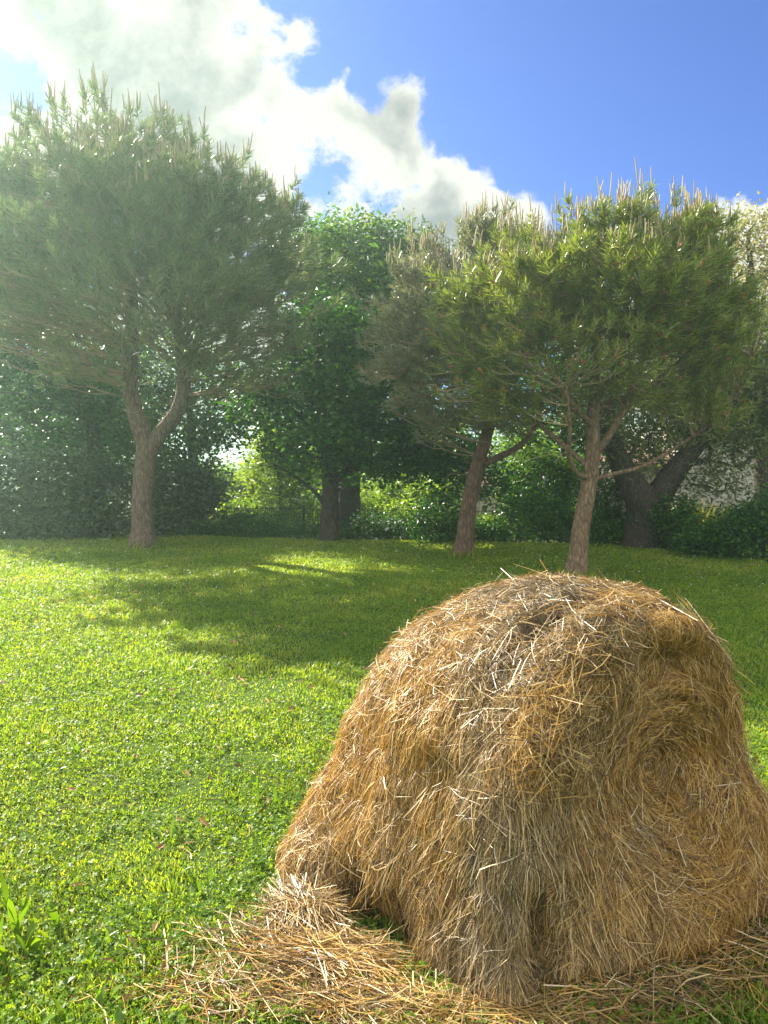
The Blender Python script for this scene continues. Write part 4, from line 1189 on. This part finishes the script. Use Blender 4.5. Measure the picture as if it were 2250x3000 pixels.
make_tree('willow_tree', 'old willow with a thick dark forked trunk behind the nearest pine', 'tree', G(1885, 1618),
          [([P(*q) for q in [(1880, 1625, 13.3), (1885, 1560, 13.3), (1890, 1500, 13.3), (1850, 1420, 13.3), (1810, 1340, 13.4), (1780, 1250, 13.5), (1800, 1120, 13.6), (1830, 980, 13.6)]], [.46, .38, .34, .24, .19, .15, .10, .06]),
           ([P(*q) for q in [(1895, 1510, 13.3), (1930, 1450, 13.3), (1985, 1370, 13.3), (2050, 1290, 13.3), (2110, 1180, 13.4), (2150, 1030, 13.5)]], [.27, .24, .20, .15, .10, .05]),
           stem([(1990, 1365, 13.3), (2080, 1350, 13.2), (2160, 1370, 13.1)], .06, .02), stem([(2055, 1285, 13.3), (2050, 1120, 13.6), (2060, 950, 13.7)], .1, .04)],
          [(1830, 1200, 120, 110, 13.5), (1960, 1200, 110, 120, 13.7), (2080, 1150, 120, 130, 13.6), (2200, 1150, 120, 140, 13.6), (2100, 1290, 90, 60, 13.2), (2110, 1410, 60, 50, 12.9),
           (1900, 1020, 130, 120, 13.8), (2060, 980, 120, 120, 13.8), (2230, 1000, 90, 120, 13.8), (1800, 1330, 70, 60, 13.5), (1880, 1330, 60, 40, 13.6), (2300, 1200, 100, 150, 13.5), (2000, 1100, 130, 110, 14.3), (2130, 1080, 120, 120, 14.3), (2190, 1210, 80, 60, 14.0), (1940, 1300, 70, 50, 14.2), (2060, 1250, 90, 70, 14.2), (1990, 1420, 40, 35, 13.5), (2070, 1390, 55, 45, 13.2), (2190, 1300, 70, 45, 13.4)],
          900, M['willow'], M['bark_dark'], per=38, spread=0.22, size=0.10, aspect=0.34, droop=0.5, group=TG, r_tip=.005)
make_tree('poplar_tree', 'pale-leaved poplar with wispy sunlit tips at the right edge', 'tree', P(2230, 1560, 16),
          [stem([(2240, 1600, 16), (2230, 1300, 16), (2215, 1000, 16), (2200, 800, 16), (2190, 680, 16)], .2, .03), stem([(2225, 1150, 16), (2110, 900, 16), (2070, 720, 16)], .08, .02),
           stem([(2225, 1100, 16), (2290, 850, 16), (2280, 680, 16)], .08, .02)],
          [(2075, 680, 35, 60, 16), (2125, 690, 40, 55, 16), (2190, 660, 40, 55, 16), (2240, 670, 35, 70, 16), (2190, 780, 70, 80, 16), (2240, 850, 80, 110, 16), (2170, 930, 80, 90, 16.2), (2300, 760, 70, 150, 16), (2230, 1030, 90, 110, 16)],
          330, M['pale'], M['bark_dark'], per=24, spread=0.20, size=0.085, aspect=0.6, group=TG, r_tip=.005)
make_tree('young_tree', 'slender sunlit lime-green tree standing beyond the mesh fence', 'tree', P(822, 1540, 18.6),
          [stem([(822, 1560, 18.6), (822, 1450, 18.6), (820, 1350, 18.6), (810, 1290, 18.6)], .06, .02)],
          [(790, 1310, 60, 60, 18.6), (850, 1350, 70, 60, 18.6), (770, 1400, 60, 55, 18.6), (860, 1420, 60, 45, 18.6), (900, 1360, 50, 50, 18.8)],
          190, M['lime'], M['bark_dark'], per=26, spread=0.18, size=0.11, group='small trees beyond the fence')
make_tree('young_tree', 'thin-stemmed lime-green tree beyond the fence right of the ash trunks', 'tree', P(1165, 1540, 20),
          [stem([(1165, 1560, 20), (1165, 1450, 20), (1170, 1390, 20)], .05, .02)],
          [(1170, 1430, 60, 60, 20), (1120, 1470, 50, 40, 20), (1220, 1420, 50, 50, 20), (1060, 1440, 50, 45, 20.3), (1180, 1490, 70, 35, 19.8)],
          170, M['lime'], M['bark_dark'], per=26, spread=0.18, size=0.11, group='small trees beyond the fence')
make_tree('broadleaf_tree', 'shaded round tree half hidden behind the branches of the nearest pine', 'tree', P(1650, 1560, 17.5),
          [stem([(1650, 1585, 17.5), (1655, 1400, 17.5), (1660, 1200, 17.5), (1665, 1020, 17.5)], .2, .06)],
          [(1620, 1000, 110, 100, 17.5), (1730, 1020, 110, 100, 17.5), (1560, 1130, 110, 90, 17.5), (1680, 1150, 120, 100, 17.3), (1790, 1150, 100, 100, 17.6), (1620, 1270, 110, 70, 17.3), (1750, 1280, 100, 70, 17.4), (1680, 900, 90, 80, 17.6), (1500, 1250, 80, 70, 17.5)],
          330, M['ash'], M['bark_dark'], per=30, spread=0.24, size=0.13, group=TG)
# far trees that close the view
FT = 'distant trees behind the garden'
for k, (px, top, w, dep, lab) in enumerate([
        (-150, 950, 330, 27, 'distant round tree at the far left behind the leaning forked tree'),
        (230, 1000, 260, 26, 'distant broad tree behind the laurel hedge and pine trunk'),
        (1060, 830, 300, 27, 'tall distant tree showing dark through gaps in the ash crown'),
        (1000, 1230, 260, 38, 'distant broad tree glimpsed under the ash crown'),
        (1380, 1180, 260, 36, 'distant tree behind the leaning pine trunk'),
        (1680, 1200, 240, 40, 'distant tree behind the straight trunk of the nearest pine'),
        (2500, 1000, 260, 38, 'distant tall tree beyond the stone house'),
        (850, 1330, 150, 40, 'distant small tree under the gap of open sky')]):
    make_tree('distant_tree', lab, 'tree', P(px, 1500, dep) * np.array([1, 1, 0]) + np.array([0, 0, -.5]),
              [([P(px, 1525, dep), P(px + 8, 1400, dep), P(px, (top + 1400) / 2, dep)], [.3, .22, .1])],
              [(px, top + 0.35 * (1480 - top), w * .62, (1480 - top) * .36, dep), (px - w * .5, top + .55 * (1480 - top), w * .5, (1480 - top) * .36, dep), (px + w * .5, top + .52 * (1480 - top), w * .5, (1480 - top) * .38, dep + 1)],
              360 if k < 3 else 230, M['lime'] if k in (4, 7) else M['ash'], M['bark_dark'], per=30, spread=0.40, size=0.22, group=FT)

# ================================================================== SHRUBS
SG = 'shrubs along the edge of the lawn'
bush = make_bush
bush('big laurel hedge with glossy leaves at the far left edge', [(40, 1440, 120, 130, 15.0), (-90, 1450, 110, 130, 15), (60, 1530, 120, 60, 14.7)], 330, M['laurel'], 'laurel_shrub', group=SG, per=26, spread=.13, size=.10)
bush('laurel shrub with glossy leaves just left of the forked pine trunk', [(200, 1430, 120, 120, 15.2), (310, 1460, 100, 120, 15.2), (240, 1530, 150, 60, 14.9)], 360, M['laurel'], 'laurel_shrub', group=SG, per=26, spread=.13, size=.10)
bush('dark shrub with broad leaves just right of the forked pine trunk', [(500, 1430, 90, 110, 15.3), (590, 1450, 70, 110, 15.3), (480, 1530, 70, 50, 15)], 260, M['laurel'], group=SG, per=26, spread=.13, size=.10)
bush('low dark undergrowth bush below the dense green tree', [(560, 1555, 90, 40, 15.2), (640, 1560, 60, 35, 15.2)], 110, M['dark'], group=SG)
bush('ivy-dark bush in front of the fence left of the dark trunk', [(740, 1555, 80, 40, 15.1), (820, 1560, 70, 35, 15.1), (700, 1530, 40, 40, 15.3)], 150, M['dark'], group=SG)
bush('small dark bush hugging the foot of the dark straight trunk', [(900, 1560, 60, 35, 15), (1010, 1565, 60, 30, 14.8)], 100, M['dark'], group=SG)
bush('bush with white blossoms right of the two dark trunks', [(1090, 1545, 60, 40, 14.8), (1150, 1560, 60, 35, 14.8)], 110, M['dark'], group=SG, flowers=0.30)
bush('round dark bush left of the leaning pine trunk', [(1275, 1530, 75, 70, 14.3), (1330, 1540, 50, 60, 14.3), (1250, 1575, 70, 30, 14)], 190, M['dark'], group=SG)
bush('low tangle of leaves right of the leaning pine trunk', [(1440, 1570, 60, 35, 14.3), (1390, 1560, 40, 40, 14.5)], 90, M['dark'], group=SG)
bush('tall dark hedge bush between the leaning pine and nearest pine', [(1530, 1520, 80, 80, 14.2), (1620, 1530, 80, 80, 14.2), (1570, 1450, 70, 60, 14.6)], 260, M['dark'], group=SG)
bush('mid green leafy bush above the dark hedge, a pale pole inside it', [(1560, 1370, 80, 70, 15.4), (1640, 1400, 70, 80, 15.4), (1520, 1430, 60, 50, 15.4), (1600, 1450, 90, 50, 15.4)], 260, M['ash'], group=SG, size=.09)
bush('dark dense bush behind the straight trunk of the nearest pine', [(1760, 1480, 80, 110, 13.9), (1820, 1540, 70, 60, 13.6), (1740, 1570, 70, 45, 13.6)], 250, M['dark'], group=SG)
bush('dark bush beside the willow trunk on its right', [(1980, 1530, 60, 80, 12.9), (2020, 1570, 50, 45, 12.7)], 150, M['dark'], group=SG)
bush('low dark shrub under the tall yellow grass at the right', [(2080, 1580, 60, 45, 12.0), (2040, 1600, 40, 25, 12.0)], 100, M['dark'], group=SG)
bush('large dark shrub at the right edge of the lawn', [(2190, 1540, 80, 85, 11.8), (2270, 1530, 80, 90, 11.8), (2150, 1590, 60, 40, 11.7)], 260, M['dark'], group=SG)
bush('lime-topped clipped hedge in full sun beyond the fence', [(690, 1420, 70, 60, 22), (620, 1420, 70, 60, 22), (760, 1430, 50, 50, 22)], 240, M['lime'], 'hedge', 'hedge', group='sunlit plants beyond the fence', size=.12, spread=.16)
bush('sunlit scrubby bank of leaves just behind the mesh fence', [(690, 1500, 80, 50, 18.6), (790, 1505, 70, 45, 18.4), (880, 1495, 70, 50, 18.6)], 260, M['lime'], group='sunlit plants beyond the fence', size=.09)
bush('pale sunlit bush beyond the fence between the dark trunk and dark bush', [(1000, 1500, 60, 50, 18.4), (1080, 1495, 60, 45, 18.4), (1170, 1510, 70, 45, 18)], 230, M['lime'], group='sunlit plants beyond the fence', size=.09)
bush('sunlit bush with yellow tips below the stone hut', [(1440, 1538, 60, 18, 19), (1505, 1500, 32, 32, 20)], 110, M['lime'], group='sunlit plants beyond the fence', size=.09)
bush('pale sunlit shrub left of the leaning pine above the round dark bush', [(1260, 1440, 70, 40, 17), (1318, 1432, 42, 40, 17)], 120, M['lime'], group='sunlit plants beyond the fence', size=.09)


def meadow_clump(label, blobs, n, hmin, hmax):
    c = np.mean([P(b[0], b[1], b[2]) for b in blobs], axis=0)
    root = empty('tall_grass', (c[0], c[1], float(ground_z(c[0], c[1]))), label, 'tall grass', 'tall grass clumps')
    m = Mesh()
    for px, py, dep, w in blobs:
        q = P(px, py, dep); k = n // len(blobs)
        x = q[0] + rng.normal(size=k) * w * 0.5; y = dep + rng.normal(size=k) * 0.4
        z = ground_z(x, y); h = rng.uniform(hmin, hmax, k)
        a = rng.random(k) * 6.283; dr = np.stack([np.cos(a), np.sin(a)], 1)
        b = np.stack([x, y, z], 1); L = rng.uniform(.05, .45, k)
        mid = b + np.concatenate([dr * (h * L * .3)[:, None], (h * .6)[:, None]], 1); top = b + np.concatenate([dr * (h * L)[:, None], h[:, None]], 1)
        sv = np.stack([-np.sin(a), np.cos(a), np.zeros(k)], 1) * 0.008
        v = np.stack([b - sv, b + sv, mid + sv, top, mid - sv], 1); i5 = np.arange(k)[:, None] * 5
        m.add(v.reshape(-1, 3), i5 + np.array([[0, 1, 2, 4]]), i5 + np.array([[4, 2, 3]]))
    m.build('blades', M['meadow'], root)


meadow_clump('tall yellow-green grass in full sun behind the right-hand shrubs', [(2060, 1500, 14.6, 1.0), (2130, 1490, 14.8, .9), (2010, 1510, 14.4, .6)], 5000, 0.5, 1.05)
meadow_clump('sunny dry grass behind the fence near the dark trunk', [(900, 1520, 21, 1.6), (820, 1520, 21, 1.6), (720, 1510, 21, 1.6)], 5000, 0.35, 0.8)
meadow_clump('bright grass strip below the stone hut', [(1575, 1520, 22, 0.9), (1600, 1520, 22, 1.0), (1200, 1510, 21, 2.0)], 4000, 0.35, 0.8)


# ================================================================== FENCE, BUILDINGS, POLE
def wire_fence():
    a = np.array([-4.2, 16.4]); b = np.array([3.2, 15.0]); L = np.linalg.norm(b - a); d = (b - a) / L
    z0 = -0.52
    root = empty('mesh_fence', (a[0], a[1], z0), 'dark green welded mesh fence with posts behind the undergrowth', 'fence')
    def M_(v):
        return np.stack([a[0] + d[0] * v[:, 0] - d[1] * v[:, 1], a[1] + d[1] * v[:, 0] + d[0] * v[:, 1], z0 + v[:, 2]], 1)
    nb = 3; bay = L / nb
    for k in range(nb + 1):
        m = Mesh(); x = k * bay
        m.box((x - .022, -.022, 0), (x + .022, .022, 1.06), M_); m.box((x - .026, -.026, 1.062), (x + .026, .026, 1.085), M_)
        m.build('post', M['metal_green'], root)
    for k in range(nb):
        m = Mesh(); x0 = k * bay + .035; x1 = (k + 1) * bay - .035
        for x in np.arange(x0, x1, 0.055): m.box((x - .0035, -.004, .03), (x + .0035, .004, 1.03), M_)
        for z in np.arange(.05, 1.03, 0.16): m.box((x0, -.013, z - .005), (x1, -.006, z + .005), M_)
        m.build('mesh_panel', M['metal_green'], root)
wire_fence()


def stone_hut():
    y = 24.0
    x0, z1 = P(1375, 1447, y)[0], P(1375, 1440, y)[2]; x1 = P(1466, 1447, y)[0]
    root = empty('stone_hut', ((x0 + x1) / 2, y + 1, -.5), 'small rubble stone hut with one framed window beyond the fence', 'hut')
    wx0, wx1 = P(1412, 1480, y)[0], P(1428, 1480, y)[0]; wz0, wz1 = P(1412, 1502, y)[2], P(1412, 1480, y)[2]
    m = Mesh()
    m.box((x0, y, -.55), (wx0, y + .35, z1)); m.box((wx1, y, -.55), (x1, y + .35, z1))
    m.box((wx0, y, -.55), (wx1, y + .35, wz0)); m.box((wx0, y, wz1), (wx1, y + .35, z1))
    m.box((x0, y + .353, -.55), (x0 + .35, y + 2.6, z1)); m.box((x1 - .35, y + .353, -.55), (x1, y + 2.6, z1))
    m.build('wall', M['stone'], root)
    f = Mesh(); s = .07
    f.box((wx0 - s, y - .03, wz1), (wx1 + s, y + .12, wz1 + .12)); f.box((wx0 - s - .03, y - .05, wz0 - .09), (wx1 + s + .03, y + .12, wz0))
    f.box((wx0 - s, y - .025, wz0 + .002), (wx0 + .012, y + .1, wz1 - .002)); f.box((wx1 - .012, y - .025, wz0 + .002), (wx1 + s, y + .1, wz1 - .002))
    fr = f.build('window', M['dressed'], root)
    g = Mesh(); g.box((wx0 + .014, y + .15, wz0 + .004), (wx1 - .014, y + .17, wz1 - .004)); g.build('pane', M['glass'], fr)
    r = Mesh()
    zt = z1 + .004; xm = (x0 + x1) / 2
    r.add([[x0 - .12, y - .15, zt], [x1 + .12, y - .15, zt], [x1 + .12, y + 2.75, zt + .35], [x0 - .12, y + 2.75, zt + .75],
           [x0 - .12, y - .15, zt + .08], [x1 + .12, y - .15, zt + .08], [x1 + .12, y + 2.75, zt + .43], [x0 - .12, y + 2.75, zt + .83]],
          [[0, 3, 2, 1], [4, 5, 6, 7], [0, 1, 5, 4], [1, 2, 6, 5], [2, 3, 7, 6], [3, 0, 4, 7]])
    r.build('roof', M['tile'], root)
stone_hut()


def stone_house():
    y = 21.0
    xl, xc, xr = P(1985, 1400, y)[0], P(2238, 1400, y)[0], P(2700, 1400, y)[0]
    zt = P(2200, 1240, y)[2]
    root = empty('stone_house', ((xl + xr) / 2, y + 3, -.5), 'grey stone house wall seen at the right edge behind the willow', 'house')
    m = Mesh(); m.box((xl, y, -.55), (xc, y + 6, zt)); m.build('wall', M['stone_far'], root)
    m = Mesh(); m.box((xc - .18, y - .12, -.55), (xr, y - .003, zt + .5)); m.build('buttress_wall', M['render'], root)
    for px in (2140, 2180):
        f = Mesh(); q = P(px, 1503, y)
        f.box((q[0] - .16, y - .02, q[2] - .1), (q[0] + .16, y + .0, q[2] + .12)); f.build('vent_opening', M['glass'], root)
    r = Mesh(); r.add([[xl - .3, y - .35, zt + .003], [xr, y - .35, zt + .003], [xr, y + 3.2, zt + 1.3], [xl - .3, y + 3.2, zt + 1.3],
                       [xl - .3, y - .35, zt + .10], [xr, y - .35, zt + .10], [xr, y + 3.2, zt + 1.42], [xl - .3, y + 3.2, zt + 1.42]],
                      [[0, 3, 2, 1], [4, 5, 6, 7], [0, 1, 5, 4], [1, 2, 6, 5], [2, 3, 7, 6], [3, 0, 4, 7]])
    r.build('roof', M['tile'], root)
    y2 = 19.5
    x0, x1 = P(1800, 1400, y2)[0], P(1975, 1400, y2)[0]; z1 = P(1900, 1368, y2)[2]
    shed = empty('board_shed', ((x0 + x1) / 2, y2 + 1, -.5), 'grey board shed with tiled roof half hidden by the willow fork', 'shed')
    m = Mesh(); x = x0
    while x < x1:
        w = .17 * random.uniform(.85, 1.15); m.box((x, y2 + random.uniform(0, .012), -.5), (x + w - .012, y2 + .03, z1)); x += w
    m.box((x0, y2 + .034, -.5), (x1, y2 + 2.2, z1 - .01)); m.build('board_wall', M['board'], shed)
    r = Mesh(); r.add([[x0 - .2, y2 - .25, z1 + .003], [x1 + .2, y2 - .25, z1 + .003], [x1 + .2, y2 + 2.4, z1 + .6], [x0 - .2, y2 + 2.4, z1 + .6],
                       [x0 - .2, y2 - .25, z1 + .07], [x1 + .2, y2 - .25, z1 + .07], [x1 + .2, y2 + 2.4, z1 + .67], [x0 - .2, y2 + 2.4, z1 + .67]],
                      [[0, 3, 2, 1], [4, 5, 6, 7], [0, 1, 5, 4], [1, 2, 6, 5], [2, 3, 7, 6], [3, 0, 4, 7]])
    r.build('roof', M['tile'], shed)
stone_house()


def pale_pole():
    y = 14.75; a = P(1595, 1395, y)
    root = empty('garden_pole', (a[0], y, 0), 'slim pale pole standing up among the bright green bush', 'pole')
    m = Mesh(); z = float(ground_z(a[0], y)) - .02
    m.chain([(a[0], y, z), (a[0], y, .6), (a[0] - .005, y, a[2])], [.032, .03, .028], 10)
    m.build('shaft', M['pole'], root, True)
    c = Mesh(); c.tubes(np.array([[a[0] - .005, y, a[2] - .30]]), np.array([[a[0] - .005, y, a[2] - .24]]), np.array([.04]), np.array([.04]), 10)
    c.build('collar', M['metal_green'], root)
pale_pole()


def veil_haze():  # tinted air volume, added to imitate the veil of lens flare
    m = Mesh(); m.box((-330, -70, -1.9), (330, 420, 12.5))
    mat, N, out = material('veil_air')
    v = N.n('ShaderNodeVolumePrincipled', {'Color': (0.66, 0.95, 0.83, 1), 'Density': VEIL_DENSITY, 'Anisotropy': 0.6})
    N.t.links.new(v.outputs[0], out.inputs['Volume'])
    tag(m.build('veil_haze', mat), 'thin pale air volume added to stand in for the lens veil', 'veil_haze', kind='stuff')
if VEIL_DENSITY: veil_haze()
